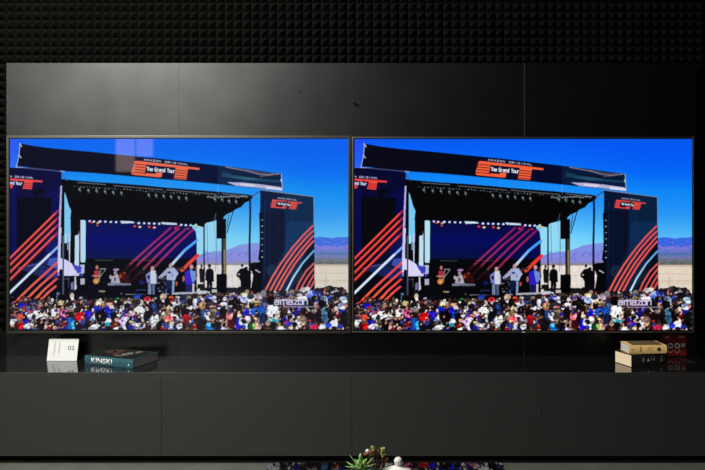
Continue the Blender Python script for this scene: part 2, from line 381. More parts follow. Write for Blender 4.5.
# masts and speakers right of the stage
rect(560.5, 219, 570, 239, (1,1,6)); line([(577,212.5),(571,233)], .9, (20,30,50)); line([(573,215),(571,228)], .6, (20,30,50)); line([(560,214),(558,222)], .5, (90,120,150))
rect(565.3, 239, 570, 290, (66,58,42)); rect(565.3, 239, 567.3, 290, (16,22,30)); rect(567.6, 250, 569.4, 274, (140,118,72))
rect(547.4, 224, 549, 293, (8,12,28)); line([(551,225),(552,262)], .4, (60,80,100)); line([(561,239),(559.5,272)], .4, (60,80,100)); line([(558,222),(562,273)], .3, (90,110,130))
line([(594,198),(594.2,215),(593.6,240),(593.4,290)], 1.9, (6,10,40)); rect(593.6, 262, 594.8, 290, (1,1,4))
rect(541, 288, 604, 297, (20,18,24)); 
rect(560.3, 274.5, 570.5, 293, (1,1,3))
# right banner
poly([(604.2,190.2),(657.6,197.4),(658.6,296),(603,296)], (6,30,62))
poly([(604.4,190.4),(629,193.5),(629,250),(603.5,292)], (5,18,50)); poly([(607,210),(628,212),(627,250),(612,285),(604,292)], (6,12,34), .9)
poly([(631,222),(657.6,222),(657.6,240),(646,240),(632,262),(628,262)], (10,44,84), .8); poly([(657.6,232),(658.4,296),(634,296),(642,272)], (3,11,26), .9)
for x, c in ((609,(14,50,90)),(614,(10,40,76)),(623,(16,24,44)),(626,(2,4,20)),(636,(12,50,92))): line([(x, 202), (x-1, 280)], 1.0, c, .45)
ell(616, 271, 6, 6, (26,54,80), .5); ell(641, 276, 6, 9, (24,40,60), .5)
line([(604.2,190.3),(657.6,197.2)], .8, (120,130,150)); line([(657.5,197.5),(657.6,226)], .4, (160,190,220), .8)
rect(604, 213, 606, 292, (2,3,10))
for y in np.arange(220, 262, 6.2): rect(605.2, y, 606.8, y+.8, (150,170,190))
poly([(603,213),(605,213),(605,262),(602,260),(604,244)], (1,2,8))
sr = (232,92,84); srd = (120,30,40)
L4 = [[(656.4,226.5),(647.4,235.3),(636,248.5),(625,263.5),(616,278),(608.5,292.5)], [(656.8,231.5),(651.4,236.5),(640,249.5),(630,263.5),(620,280),(613.4,292.5)],
      [(657,236.5),(645,250),(634.5,264),(625,279.5),(618,292.5)], [(657.2,241.5),(650,249.5),(638.5,264.5),(629,280),(622.5,292.5)]]
for p in L4: line(p, 1.9, (222,80,84), 1, (240,92,70))
for p in ([(657.4,264),(650,271.5),(643,283),(638.8,293)], [(657.6,269.2),(651.5,277),(646,286.5),(643.2,293)], [(657.9,275),(653,283),(648.3,293)], [(658.2,281.5),(655,287),(652.6,293)]): line(p, 1.8, (215,80,78))
line([(657.4,251.4),(646.5,263.5),(637,278),(629.5,293)], 1.8, (90,160,220), 1, (226,240,244))
# logo on the right banner
poly([(616.5,199.8),(630.6,201.2),(630.4,202.4),(616.2,201.2)], (225,70,60)); poly([(632,201.6),(646,202.8),(645.8,204),(631.8,203)], (225,70,60)); poly([(616.3,199.8),(620.8,200.2),(619.5,207.6),(614.6,207.0)], (225,70,60)); poly([(614.8,206.6),(629.6,208),(629.4,209.2),(614.5,207.8)], (225,70,60))
poly([(626.4,206.4),(630.4,206.9),(629.8,209),(626,208.6)], (225,70,60)); poly([(634.4,203.2),(641.6,204),(639.6,209.9),(632.6,209.2)], (225,70,60))
word('The Grand Tour', 621.5, 204.6, 634.6, 206.1, 1.7, .45, (230,235,240), .8)
word('AMAZON ORIGINAL', 621.5, 199.0, 641, 201.2, 1.2, .35, (170,160,170))
for k in range(3): line([(614.5, 202.1+k*1.7), (620.4, 202.8+k*1.7)], .3, (110,30,40)); line([(633, 204.9+k*1.6), (641.2, 205.7+k*1.6)], .3, (110,30,40))
# top banner
top = [(364.6,143.8),(380,146.6),(400,149),(440,152.6),(465,155.2),(500,158.6),(555,165),(590,169.3),(625,174.2),(626.3,191.4),(600,188.4),(571,185.6),(540,182.4),(510,179.9),(465,175.8),(440,173.6),(409,171.6),(362,166.6)]
poly(top, (2,3,18)); poly([(480,156.8),(562,166),(562,184.6),(480,177)], (2,6,40))
poly([(562,166),(625,174.2),(626,189),(571,185.6),(562,184.6)], (6,24,58))
poly([(566,172.5),(585,175.5),(608,178.5),(624,180),(624,183),(600,181.5),(566,177)], (20,66,94), .8); poly([(572,177),(592,177.5),(605,179.5),(590,181)], (50,104,128), .5)
poly([(575,173),(625,179),(625,181),(600,178.5),(575,175)], (4,14,40), .8)
line([(570,167.4),(590,171),(603,174.6),(612,175.3),(623,174.3)], 1.1, (150,134,140), .85); line([(590,170.4),(608,173.4),(618,173.8)], .6, (120,110,120), .8); line([(604,176.8),(616,175.4)], .8, (140,120,120), .7)
poly([(571,182.6),(585,182.8),(605,184.8),(625,187.6),(626,191.2),(600,188),(580,186.2)], (178,176,214)); poly([(584,183.8),(600,185.2),(597,187.2),(584,185.6)], (225,216,228), .9); poly([(610,186.8),(626,188.6),(626,191),(610,189.4)], (226,222,236), .9)
line([(625.2,174),(626.2,191)], .8, (160,170,200)); line([(624.6,180),(625.4,182)], 1, (210,215,230))
line([(364.6,143.8),(363.8,155),(361.2,167)], .7, (190,190,215)); line([(364.4,144),(366.2,147)], .9, (220,220,240)); line([(363.4,155.5),(365.6,158)], .9, (210,210,230))
line([(360.5,167.6),(380,169.2),(409,171.9)], .9, (168,166,214))
# logo on the top banner
lg = (250,96,60)
poly([(479.2,161.2),(482,161.2),(543.6,168.4),(543.8,170.4),(478,163.8)], lg)
poly([(479.2,161.4),(491,162.6),(489.6,174.6),(475.6,173.4),(476,171)], lg); poly([(476,172),(506.4,175),(505.6,177.4),(504,177.8),(477,175.2),(475.6,174)], lg)
poly([(490.4,168),(491.6,168),(490,173.6),(489,173.6)], (2,4,24)); poly([(500,173),(506.6,172.8),(506,176),(500,175.6)], lg)
poly([(520,167),(532.4,168.6),(530.4,180.2),(518,179)], lg)
for k in range(4): line([(476, 164+k*2.75), (490.2, 165.6+k*2.75)], .75, (60,16,28)); line([(518.4, 170.2+k*2.5), (532.2, 171.8+k*2.5)], .75, (70,20,30))
word('The Grand Tour', 491.2, 170.9, 519.6, 173.2, 3.3, .72, (240,246,252), .80)
word('AMAZON ORIGINAL', 488.2, 160.7, 533.2, 165.7, 1.5, .45, (205,205,225), .6)
# left banner
poly([(354,168.2),(361,168.2),(406,172.4),(406,180),(403,240),(402.5,296),(354,308)], (2,3,46))
rect(354, 168, 356, 171, (2,2,20)); rect(356, 180, 361, 258, (3,4,80), .8); poly([(390,196),(405,185),(404,212),(392,222)], (3,4,72), .8)
poly([(361.5,197),(396,198),(395,222),(382,246),(361.5,262)], (1,1,10)); poly([(354,262),(402,258),(402,300),(354,308)], (2,3,14)); ell(383, 191.5, 6, 2.2, (1,1,14)); ell(381, 194, 3, 3, (1,1,14))
rect(356, 168, 405, 172, (2,2,30), .6); poly([(393,236),(403,235),(402.5,260),(388,264)], (8,16,96), .8)
poly([(370,266),(392,258.5),(402,257.5),(402,278),(392,280),(372,272),(362,270)], (34,50,130), .55); poly([(394,259),(402,258),(402,270),(392,265)], (72,96,205), .7); line([(376,262.5),(388,265),(402,270.5)], 1, (4,6,40)); line([(363,268.5),(384,264)], .9, (110,100,190), .7); poly([(384,270),(402,272),(402,277),(386,276)], (20,30,120), .7)
def fadeline(p, q):
    line([p, q], 2.15, (240,72,62)); line([(p[0], p[1]+2.2), (q[0], q[1]+2.2)], 1.5, (70,6,20), .7)
    dx = (q[1]-p[1])/(q[0]-p[0])
    line([q, (403.6, q[1]+(403.6-q[0])*dx)], 2.2, (185,40,86), 1, (120,10,70))
fadeline((354,259.3), (400.4,213.4)); fadeline((354,266), (400,220.7)); fadeline((354,273.3), (399.8,228)); fadeline((354,280.8), (399.6,235.6))
for p in ([(402.4,262.4),(378,284.8),(354,307.6)], [(401.6,271.2),(386,285),(370,300.4)], [(401,279.4),(390,289),(377.6,301.4)], [(400.2,286.8),(392,293.6),(383.6,301.8)]): line(p, 2.2, (232,66,76), 1, (250,98,58))
line([(402.6,247.2),(380,268.4),(354,293.6)], 2.4, (120,170,235), 1, (222,238,252)); line([(394,255),(354,293.6)], 2.3, (214,230,250))
poly([(354,178.6),(387.2,181),(387,182.8),(354,180.8)], (245,66,56)); poly([(369.2,181.4),(377.6,182),(376.4,189.8),(367,189)], (245,66,56)); poly([(354,184.8),(358,185.4),(357,188.8),(354,188.6)], (225,56,56))
for k in range(3): line([(367.4, 183.8+k*1.8), (377.6, 184.5+k*1.8)], .45, (70,10,30))
word('and Tour', 354, 184.4, 367.2, 185.2, 2.5, .75, (215,220,240), .84); word('N ORIGINAL', 355, 177.6, 378.6, 179, 1.5, .5, (190,190,215), .6)
poly([(404.9,186),(406.6,186),(405,236),(404.6,258),(402.2,258),(402.8,236)], (178,174,228)); poly([(404,228),(406,228),(405,262),(402.4,262)], (206,205,240))
rect(407.0, 236, 408.4, 296, (74,84,110)); rect(408.6, 236, 409, 262, (10,10,24)); rect(405.2, 244, 407, 262, (2,2,8))
poly([(402.2,257.6),(410,260),(417,264.5),(424.4,271.6),(423.4,276),(402.2,276.4)], (218,212,246)); poly([(416,264.5),(426,267.4),(425.6,272),(422,274)], (56,56,190)); poly([(402,272),(408,273),(408,276.4),(402,276.4)], (120,120,210))
rect(407.0, 258, 408.4, 296, (62,70,100)); line([(402,279.5),(414,279.5)], .5, (90,90,100)); line([(413,277),(413,287)], .6, (90,80,90))
rect(401, 293, 405.5, 306, (88,114,132)); rect(404.5, 279, 407, 306, (10,12,20))
poly([(418.6,277),(420.4,277),(421,289),(418.8,291)], (196,196,214)); poly([(415.6,283),(417.6,282),(418,289),(415,291)], (120,110,170)); rect(413.6, 292.5, 418, 294, (190,180,165)); poly([(416,294),(418.6,295),(418,302),(415.5,301)], (196,178,160))
# performers on the stage
ell(441.2,267.6,1.5,2,(196,130,110)); poly([(438.6,271),(443.4,270.6),(444.2,277),(438.4,278)], (196,52,66)); line([(437,276),(443.6,276.6)], 1.2, (225,150,140)); ell(440.4,281.4,3,3.1,(240,140,52)); ell(440.6,281.8,1.2,1.4,(255,200,120)); line([(442.6,279),(450,269.6)], .6, (200,196,190)); line([(444.6,269),(450,269.2)], .8, (180,185,195)); line([(444.8,269),(443.4,282)], .7, (180,180,190)); line([(443.6,291.6),(448.6,291.8)], 1.4, (180,150,120)); rect(437.5,285,443,294,(4,4,8))
ell(460.4,270,3,1.3,(186,150,214)); ell(459.6,273,1.4,2,(210,160,170)); poly([(456.6,276.6),(462,274),(464.6,283.4),(455,283.4)], (206,190,206)); ell(455,277.6,1.4,2,(200,190,200)); ell(459.4,279.6,1,2.4,(90,70,90)); rect(452.2,283.6,475,286,(150,152,180)); rect(459,284.6,474,286,(100,104,130)); ell(466,276,2.6,3,(120,30,16)); ell(468.5,273.5,1.4,.8,(190,90,60)); ell(464.5,276.5,1.2,1.4,(210,90,40)); poly([(465,272),(474,276),(474,283),(466,283)], (70,10,8), .7)
line([(465,293.4),(466.2,295)], 1, (120,110,120))
ell(487,272,2,3,(20,16,24)); ell(488,269,1,1.3,(110,70,60)); 
poly([(490,275),(494.6,271.6),(499.6,272),(501.4,277),(500.4,284),(491,283)], (140,150,235)); poly([(494.6,270.5),(499.6,271),(500.4,284.4),(494.6,284)], (240,240,250)); ell(496.6,269,1.7,2.4,(225,170,160)); ell(492.8,277.6,1.4,2.2,(16,20,80)); rect(492.2,284,495.4,295,(130,150,190)); rect(496.2,284,499,295,(90,110,150)); rect(495.4,285,496.4,295,(10,12,30))
line([(480,290.6),(489.6,290.2)], 1, (40,56,110)); ell(486,283,3,2,(18,26,90))
poly([(510.6,268.4),(518.6,268),(521.4,272),(519.4,280.6),(510.6,280)], (196,206,246)); poly([(511,268.6),(513.6,273),(504,279.4),(502.6,277.6)], (186,190,224)); poly([(518.4,269),(522.8,274),(520.8,276.6),(517.6,272)], (190,200,246)); ell(514.6,266.4,1.8,2.5,(214,170,170)); ell(513.4,272.8,1.8,1.2,(40,50,160)); ell(516.4,276,1.2,2,(150,160,220)); poly([(510.6,280),(519,280.6),(518.2,295),(515,295),(514,287),(512.6,291),(510,290)], (16,26,74)); poly([(516.4,281),(518.6,281),(517.8,295),(516,295)], (150,180,220)); line([(510,290),(510.4,294)], 1.2, (70,110,190))
for _ in range(26): ell(rnd.uniform(500, 511), rnd.uniform(278, 294), rnd.uniform(.3, .9), rnd.uniform(.3, .9), rnd.choice([(110,110,130),(60,60,80),(170,170,180),(30,30,60)]))
ell(520.4,283.8,1,2.2,(220,90,60)); poly([(528.8,272),(533.6,270),(539,271.6),(540.2,280),(537,284.4),(529.4,284.6)], (48,30,214)); poly([(534,270),(539.4,272),(540.4,279),(537,283),(535,278)], (120,160,246)); ell(535.4,267.4,1.7,2.4,(226,170,196)); ell(527.6,279,1.1,3,(210,110,80)); poly([(529.6,284.6),(536,284.6),(535.6,296),(533.4,296),(532.8,288),(531.8,296),(529.6,296)], (20,28,90)); rect(536.4,284,538.4,294,(225,220,225)); poly([(538.6,268),(541,266),(541.4,278),(540,276)], (110,70,70)); ell(522.6,269.4,1.6,2,(60,40,40)); ell(527,268.6,1.4,1.8,(80,50,46))
poly([(543,270),(545,268),(547.6,270),(547.6,283),(544,283)], (12,12,16)); ell(545.4,266.4,1.1,1.7,(60,44,40)); rect(541.4,284.4,549,291,(16,16,18)); rect(543,291,551,295,(190,190,196))
poly([(549.8,271),(552,268.6),(555,268.6),(557.6,271),(558,281.6),(556.4,282),(556,294),(553.6,294),(553.6,284),(552.4,294),(551,294),(551,282),(549.2,280)], (4,4,6)); ell(553.4,266.2,1.5,2.1,(14,10,10))
poly([(580.6,273),(584,269),(589.6,268.2),(592.6,271),(594,280),(592,293),(584.6,293),(584.6,282),(582.8,278),(580.2,276.4)], (3,3,6)); ell(586,265.8,1.1,1.8,(30,20,20)); ell(582.9,274.6,.9,1,(180,170,170)); ell(590,268.6,1.6,1.4,(4,4,8))
poly([(593,264.4),(597,263),(604.6,262.6),(605,294),(595,294),(595.4,286),(597,276),(594,268)], (3,3,6)); line([(599.4,270.4),(603.6,272.6)], 1, (190,196,210)); rect(582, 287, 590, 293, (10,8,10))
poly([(570.5,292),(584,292.6),(604,293),(604,297),(570,297)], (14,12,16))
line([(450,297.4),(470,296.4),(478,295.4),(496,296)], 2.0, (186,186,204)); line([(470,294.8),(482,295.2)], 1.2, (150,150,160)); line([(500,296.4),(512,294.6)], 1.6, (170,170,180)); line([(517,294),(553,292.8)], 2, (200,200,214)); line([(524,296),(532,295.6)], 1.4, (150,150,170)); line([(428,298),(447,298.6)], .8, (70,70,76)); rect(541, 289, 544, 293, (200,196,200)); rect(556, 290, 561, 293, (190,184,180))
# the crowd
rect(402, 295, 604, 303, (6,5,12)); poly([(404,270),(407,270),(407,300),(404,300)], (4,4,10))
crowd_top = [(354,306),(362,301),(368,297),(376,299),(386,300),(396,297),(402,302),(408,300),(424,298),(440,299),(450,298.5),(480,299),(500,297.5),(520,297),(536,295.5),(560,293),(580,292.5),(604,291.5),(640,291.5),(650,288.5),(660,290),(672,286.5),(684,288),(692.4,294),(693,331),(354,331)]
poly(crowd_top, (8,6,14))
dark = ['0a0810','14101c','1c1420','100c1e','06060c','241820']; mid = ['5a3c34','7c5448','3a3648','6a5a66','2e3a66','4c2c30','86766c']; lite = ['c8a08c','d8d4e0','b4b0cc','e8e4ec','e0b8a4','9a8a98']
def inside_y(x):
    for (a, b), (c, d) in zip(crowd_top, crowd_top[1:]):
        if a <= x <= c and c > a: return b+(d-b)*(x-a)/(c-a)
    return 300
hair = ['0a0708', '120c0a', '1c120e', '060508', '2a1a12', '3c2618', '0e0c14', '141018', '5a4030', '826850']
skin = ['c08870', 'a87460', 'd8a48c', '8c5c4c', 'e0b49c']
shirt = ['0c0a12', '12121c', '1a1a30', '20306c', '3448b0', '1c1c24', '4c1c28', '901c2c', 'b8b4c4', 'e4e2ea', '8890b0', '50688c', '2c2c34', '684854', 'c87884', '402a58', 'd8d8e4', '0c0a12', '18141c', '2828a0']
def person(x, y, s_):
    c = rnd.choice(shirt); ell(x, y+3.1*s_, 2.1*s_, 2.3*s_, c)
    if rnd.random() < .5: ell(x+1.0*s_, y+2.6*s_, .8*s_, 1.5*s_, rnd.choice(['0a0810', '14101c', c]))
    k = rnd.choice(skin); ell(x, y+.3*s_, 1.15*s_, 1.4*s_, k)
    ell(x-.15*s_, y-.35*s_, 1.3*s_, 1.25*s_, rnd.choice(hair))
    if rnd.random() < .22: ell(x, y-.7*s_, 1.45*s_, .9*s_, rnd.choice(['1c2cc8', 'c82430', 'e0dcd4', 'a8987c', '24242c', 'f0f0f4', '3858c0', 'd8c8a0']))
def rows(n_, t0, t1, gap):
    for k in range(n_):
        t = t0+(t1-t0)*k/(n_-1); s_ = .8+t*.8; x = 354+rnd.random()*2
        while x < 693:
            y0 = inside_y(x)+1.4; person(x+rnd.uniform(-.8, .8), y0+t*(329-y0)+rnd.uniform(-1, 1), s_*rnd.uniform(.88, 1.15)); x += gap*s_
rows(8, 0, 1, 3.5)
def blobs(x0, y0, sc_, data):
    for l in data.strip().split('\n'):
        for item in l.split(';'):
            p = item.split()
            if len(p) < 5: continue
            br = sum(int(p[4][q:q+2], 16) for q in (0, 2, 4))/765; f = 1.0-.14*br
            ell(x0+float(p[0])/sc_, y0+float(p[1])/sc_, float(p[2])/sc_*f, float(p[3])/sc_*f, p[4], .94)
S = 8.55
blobs(350, 280, S, '''
150 160 30 20 5c2c28; 175 172 14 14 c09090; 150 195 16 18 2a2040; 240 185 42 20 22243e; 235 205 26 12 6a5c88; 290 215 20 14 a08890
145 222 38 22 1c24e0; 160 250 20 30 14144c; 215 240 38 22 74789c; 220 268 30 16 e05a6a; 60 250 22 14 34281e; 75 290 24 34 6e4238; 60 280 14 20 1c1010
110 320 20 34 c86c58; 132 318 22 30 f05a48; 120 280 24 18 36202c; 85 300 16 16 d0806c; 175 275 20 24 2c2a8a; 180 290 10 10 c8b4d0
300 230 22 20 d88c84; 285 245 26 18 8a5a5a; 390 180 24 24 6c584c; 400 175 12 16 e8d0b8; 350 225 30 36 1a1210; 375 225 20 16 4a4038; 345 215 14 14 c0a088
235 315 62 30 f4f0f4; 290 290 66 32 f6f4f6; 240 320 22 26 243038; 210 350 30 16 f0ecff; 395 268 30 20 e8dcc8; 380 295 80 22 f8f0e2; 430 280 40 16 fff8f0; 370 270 24 26 f6efe0
62 370 20 30 e4e4ec; 75 345 30 10 d8d8e0; 130 395 34 30 f21c1c; 95 390 26 22 7c1418; 180 350 28 16 2418c8; 215 375 40 14 5060e0; 200 400 52 26 ece8fa; 170 372 20 8 3030e0
300 390 46 44 060408; 390 385 44 44 060408; 345 400 16 26 e8b8b8; 420 410 22 18 f0c8c0; 345 365 20 14 a08070; 475 200 28 24 d8c49c; 470 215 26 10 a08860; 455 240 34 24 28160e; 485 245 16 22 c08878
490 290 24 34 f06ab0; 480 370 30 50 1c20c8; 450 330 26 20 2c1c20; 60 150 10 6 503020; 65 225 10 8 b07850; 430 320 30 16 c8a894; 80 415 30 8 100808''')
blobs(400, 280, S, '''
135 110 24 30 14101e; 140 140 20 30 e0c8b0; 145 165 14 16 f0e4dc; 215 160 16 16 d0c8e0; 205 195 24 20 a87c68; 220 170 30 10 584a66; 150 225 24 30 ece8f0; 115 215 30 24 1c1210; 128 252 16 26 e8a898
140 262 22 30 b08c64; 185 215 20 20 30242c; 190 260 30 24 1c1c22; 235 230 30 28 4c1c20; 262 240 14 20 e8b8a8; 300 240 28 22 0c0a14; 315 262 12 22 e8c8c0; 330 190 24 18 3c2c20; 378 182 20 20 b0b0a4; 365 205 30 22 f2dcbc
355 250 36 24 2838f0; 350 275 24 14 1828c0; 410 215 20 20 c09078; 425 225 14 14 786050; 460 200 26 24 e8c4a8; 465 190 36 10 40303a; 430 258 34 28 1c20d8; 485 240 14 20 d8d0ec; 475 300 34 30 2a52e4; 455 285 20 16 1c2cc0
85 290 32 34 f47cb8; 100 300 20 26 e060a0; 120 300 34 26 24140e; 40 200 26 22 e0cc9c; 85 380 54 60 1828c8; 130 380 44 60 2468c8; 150 390 22 44 50b8e8; 105 390 10 50 1858a8; 60 350 26 30 2018a0
210 315 46 44 f41a24; 215 335 40 24 d81020; 225 360 30 18 e8a0a0; 278 305 36 40 2420f0; 300 300 20 30 5c3cf0; 320 325 20 36 c8d8f0; 315 350 14 20 7090b0; 375 310 44 44 06040c; 420 320 40 44 07040c; 205 400 44 30 180c28; 270 390 40 40 080610
340 400 46 24 f2f4f8; 310 415 40 14 e8ecf4; 450 365 40 22 eef2fa; 420 385 36 16 30b4dc; 425 410 60 24 0c0818; 495 385 30 22 801c14; 480 400 20 8 f0806a; 500 330 16 40 100a14; 370 360 20 14 1c1424''')
blobs(450, 280, S, '''
30 200 28 30 d8a890; 30 180 36 18 2c1c14; 45 235 18 14 e4c4b4; 100 170 24 18 24b050; 100 200 36 40 0a0a0c; 140 235 22 16 e8e4f0; 150 175 30 24 503428; 195 205 34 24 ece6d8; 175 190 24 16 c0b098; 270 140 34 20 1c38b0; 270 155 24 12 3060d8
255 185 34 28 7c5c40; 250 200 26 30 38241c; 300 200 24 26 f0ece8; 355 165 28 22 f02c44; 300 260 70 36 f2eee8; 260 290 40 30 e8e0d8; 190 245 34 44 14080c; 215 290 24 36 f0c4c0; 340 225 34 22 0c0810; 345 245 20 14 d0b8b0; 405 230 34 50 20305c; 410 225 20 22 3458a8
470 165 40 34 10101a; 490 140 28 20 e4c8b0; 485 175 20 16 c89880; 15 260 26 34 2420e0; 50 290 36 36 1c50dc; 75 320 36 46 060410; 110 300 20 20 f4e8f4; 150 305 18 20 3830d8; 95 345 20 20 e0a89c; 25 350 26 24 f4f4fa; 20 380 28 20 48c8e8; 70 385 34 30 6c1c14; 85 380 16 12 f07058
145 360 30 60 c8b0ee; 160 390 20 40 e8e0f8; 175 340 24 30 e4d8f4; 205 390 38 50 0a0612; 240 380 26 24 f0ecf8; 240 320 20 20 3838e0; 285 340 20 30 3848c8; 310 310 32 34 c8d4ec; 310 340 30 30 f0f0f8; 290 395 56 30 f0e8dc; 300 290 24 10 706050; 345 320 24 60 0a0814; 380 280 20 50 0c0a18
410 340 38 44 f4f2f4; 400 385 34 26 dce4f4; 470 395 44 50 0c080a; 440 370 20 26 a89080; 500 400 16 24 f4e4e0; 495 310 26 28 e8dcc0; 505 340 14 20 a83434; 460 270 30 24 585064; 475 250 14 30 90909c; 445 280 20 30 2c3050; 300 245 20 14 f8f8f8; 385 200 20 16 181c40''')
blobs(500, 280, S, '''
65 140 32 24 e8c8b0; 60 160 26 12 d0a890; 30 190 28 26 10101c; 65 180 20 16 e8d8dc; 130 160 24 24 f4542c; 105 195 34 40 0e0a0c; 185 150 24 10 d0c8cc; 150 215 38 30 e0dcf0; 180 205 40 18 c4c8dc; 178 255 28 34 050308; 120 245 30 34 d0c0a4; 110 275 26 26 907860
240 150 30 24 182440; 280 150 20 16 8c7c68; 240 190 30 16 3c4c74; 245 220 18 16 e8d8cc; 250 265 34 36 120c14; 300 190 40 30 181420; 335 140 34 24 201618; 335 190 20 24 e8e8f4; 335 230 20 30 d0d0e0; 395 210 34 40 d8a47c; 395 240 26 24 c09070; 300 240 20 20 dcdce0; 275 240 14 14 f4f0f4
460 155 44 26 4448a0; 470 160 26 14 9cacec; 500 150 20 14 d8d8dc; 440 180 30 20 14141c; 480 215 40 30 3c3844; 485 228 30 10 e08484; 490 270 30 26 a89c74; 490 295 20 16 746c54; 405 300 34 50 203c68; 410 290 24 30 34649c; 360 280 24 40 0a0810; 330 290 24 30 3c2420; 330 300 12 12 d8a898; 445 310 20 30 1c1820; 455 320 8 14 e8d4bc
65 300 22 30 ece0c0; 60 320 26 20 a08c74; 45 255 26 26 886878; 20 230 18 40 181420; 10 330 20 36 f4f4f8; 110 330 34 30 f46470; 130 345 20 20 f08088; 170 300 54 18 f0e0f8; 190 310 30 14 f8f4fc; 255 340 40 44 a01428; 250 330 34 24 c81c30; 200 360 44 44 686068; 205 345 34 24 8c8484; 190 400 34 30 141014
75 400 18 26 f0c0a0; 40 390 34 40 0c0808; 120 400 26 24 c0d8e8; 140 390 16 10 e8e8ec; 290 390 20 20 30384c; 345 350 24 40 3c1c18; 340 320 10 10 d8a890; 380 400 40 30 141410; 385 360 26 30 181418; 465 398 44 34 1c88f0; 455 385 26 18 58b4fc; 500 400 16 16 3070c8; 240 380 20 20 4c1020''')
blobs(550, 280, S, '''
110 130 30 24 40302c; 110 155 24 20 181018; 160 165 20 20 e4e4f4; 150 205 34 18 f0eef8; 170 215 20 14 c0c4e0; 190 120 26 16 383028; 240 120 20 12 c4bcc8; 290 110 26 24 181414; 325 125 34 16 e8d890; 330 140 26 14 f0ecdc; 350 100 20 16 a08c7c; 285 150 20 16 b8b4e0; 325 170 34 26 a4b4f0; 330 185 26 16 c8d0f8
230 200 40 50 0a080a; 245 195 14 12 3c3028; 380 140 30 30 1c2c34; 440 150 34 20 c0b8cc; 450 165 28 20 e0a0b0; 480 170 24 24 484068; 490 110 24 18 908c8c; 500 140 16 20 58504c; 425 195 54 26 a8987c; 425 175 34 18 d0c4a4; 425 205 52 8 5c5040; 360 220 14 30 c4a890; 385 215 20 16 181410
300 240 24 26 b8a88c; 285 250 30 40 1c1010; 345 275 30 34 2430e0; 330 300 26 24 2024b8; 390 275 16 14 5c3ce8; 440 275 60 44 2058b0; 470 310 44 70 184c9c; 410 270 30 30 3068d0; 480 270 24 30 3c7cd4; 150 270 40 40 0a0608; 180 235 16 24 b8a8a8; 200 300 32 50 f08088; 195 350 26 30 e46c74; 215 310 18 34 f498a0
170 370 16 30 e4b4a8; 145 380 20 26 a08478; 215 380 34 44 4c0c10; 255 330 30 40 1a0c0c; 280 280 14 14 e8b898; 285 310 20 26 e8c8b0; 270 350 26 30 1c1450; 280 380 34 50 201cd0; 330 350 50 44 eceaf8; 300 360 22 30 d8d8fc; 360 340 26 34 f0eef8; 345 400 20 30 dcdcf0
420 320 24 22 d89c80; 425 330 14 16 f4c8ac; 400 350 20 20 3c2018; 430 385 34 30 e0b08c; 405 400 22 26 a0d468; 375 400 24 30 184c2c; 450 400 24 26 e8bca0; 505 400 20 30 3c2018; 510 330 12 40 100a10; 45 300 20 30 4c3c30; 100 390 20 30 100c10''')
blobs(600, 280, S, '''
20 130 24 20 888080; 65 125 24 20 7c7474; 30 150 24 20 c0a0b4; 130 120 30 24 181014; 160 130 18 14 68504c; 220 115 34 24 14141c; 305 105 24 20 847c7c; 320 120 26 10 484040; 405 90 26 18 c8c0bc; 440 80 24 20 e0dcdc; 405 80 30 16 a09894; 450 120 34 24 b8c8f4; 455 135 26 16 5874dc; 495 110 18 20 3040c8
120 180 36 40 0a0608; 70 175 26 20 3c3c54; 75 215 30 20 5c648c; 300 150 26 16 98845c; 270 175 40 20 c0b8c0; 380 150 44 20 ece8f0; 385 170 40 24 f8f4f8; 195 180 36 16 d8d0dc; 250 205 50 12 8c8088; 350 130 26 20 302c34; 340 200 34 30 141018; 440 190 30 34 0c0c1c
150 260 50 50 f6f8fa; 130 290 40 34 f0f4f6; 165 310 40 44 f8f8f8; 120 240 34 26 ecf0f4; 190 300 18 20 c89c8c; 150 352 48 22 58cce4; 130 345 30 14 88e0f0; 145 375 44 18 1c4458; 150 395 54 26 101010; 100 370 22 30 e8c0a0; 105 330 10 20 d8a894; 190 410 24 16 c8a890; 45 250 40 26 2054b0
240 300 40 50 0a0806; 250 260 20 16 6c5c48; 240 280 20 40 3c2c24; 325 275 44 40 1c1c80; 330 260 20 30 2c2cb0; 290 320 40 24 f0ecf0; 280 310 20 14 c8bc9c; 370 250 20 20 585ce8; 320 370 54 34 e8e8f4; 300 375 40 20 5060e4; 275 380 30 14 3c3cdc; 345 390 30 20 f0f0f4; 310 345 34 14 b8b0c0
385 370 30 50 c4a48c; 400 350 26 34 a88c7c; 375 330 30 20 d0bcb0; 410 290 30 24 301c20; 405 320 26 20 702c28; 440 250 20 14 f8d8cc; 470 240 30 24 0c0c14; 420 390 14 34 584038; 460 310 26 40 201014; 450 345 26 14 c03028; 480 350 22 22 281018; 480 408 36 18 f02c58; 20 350 20 40 986c58; 10 390 14 30 e8b89c; 55 330 30 50 182858; 440 400 20 20 201c34''')
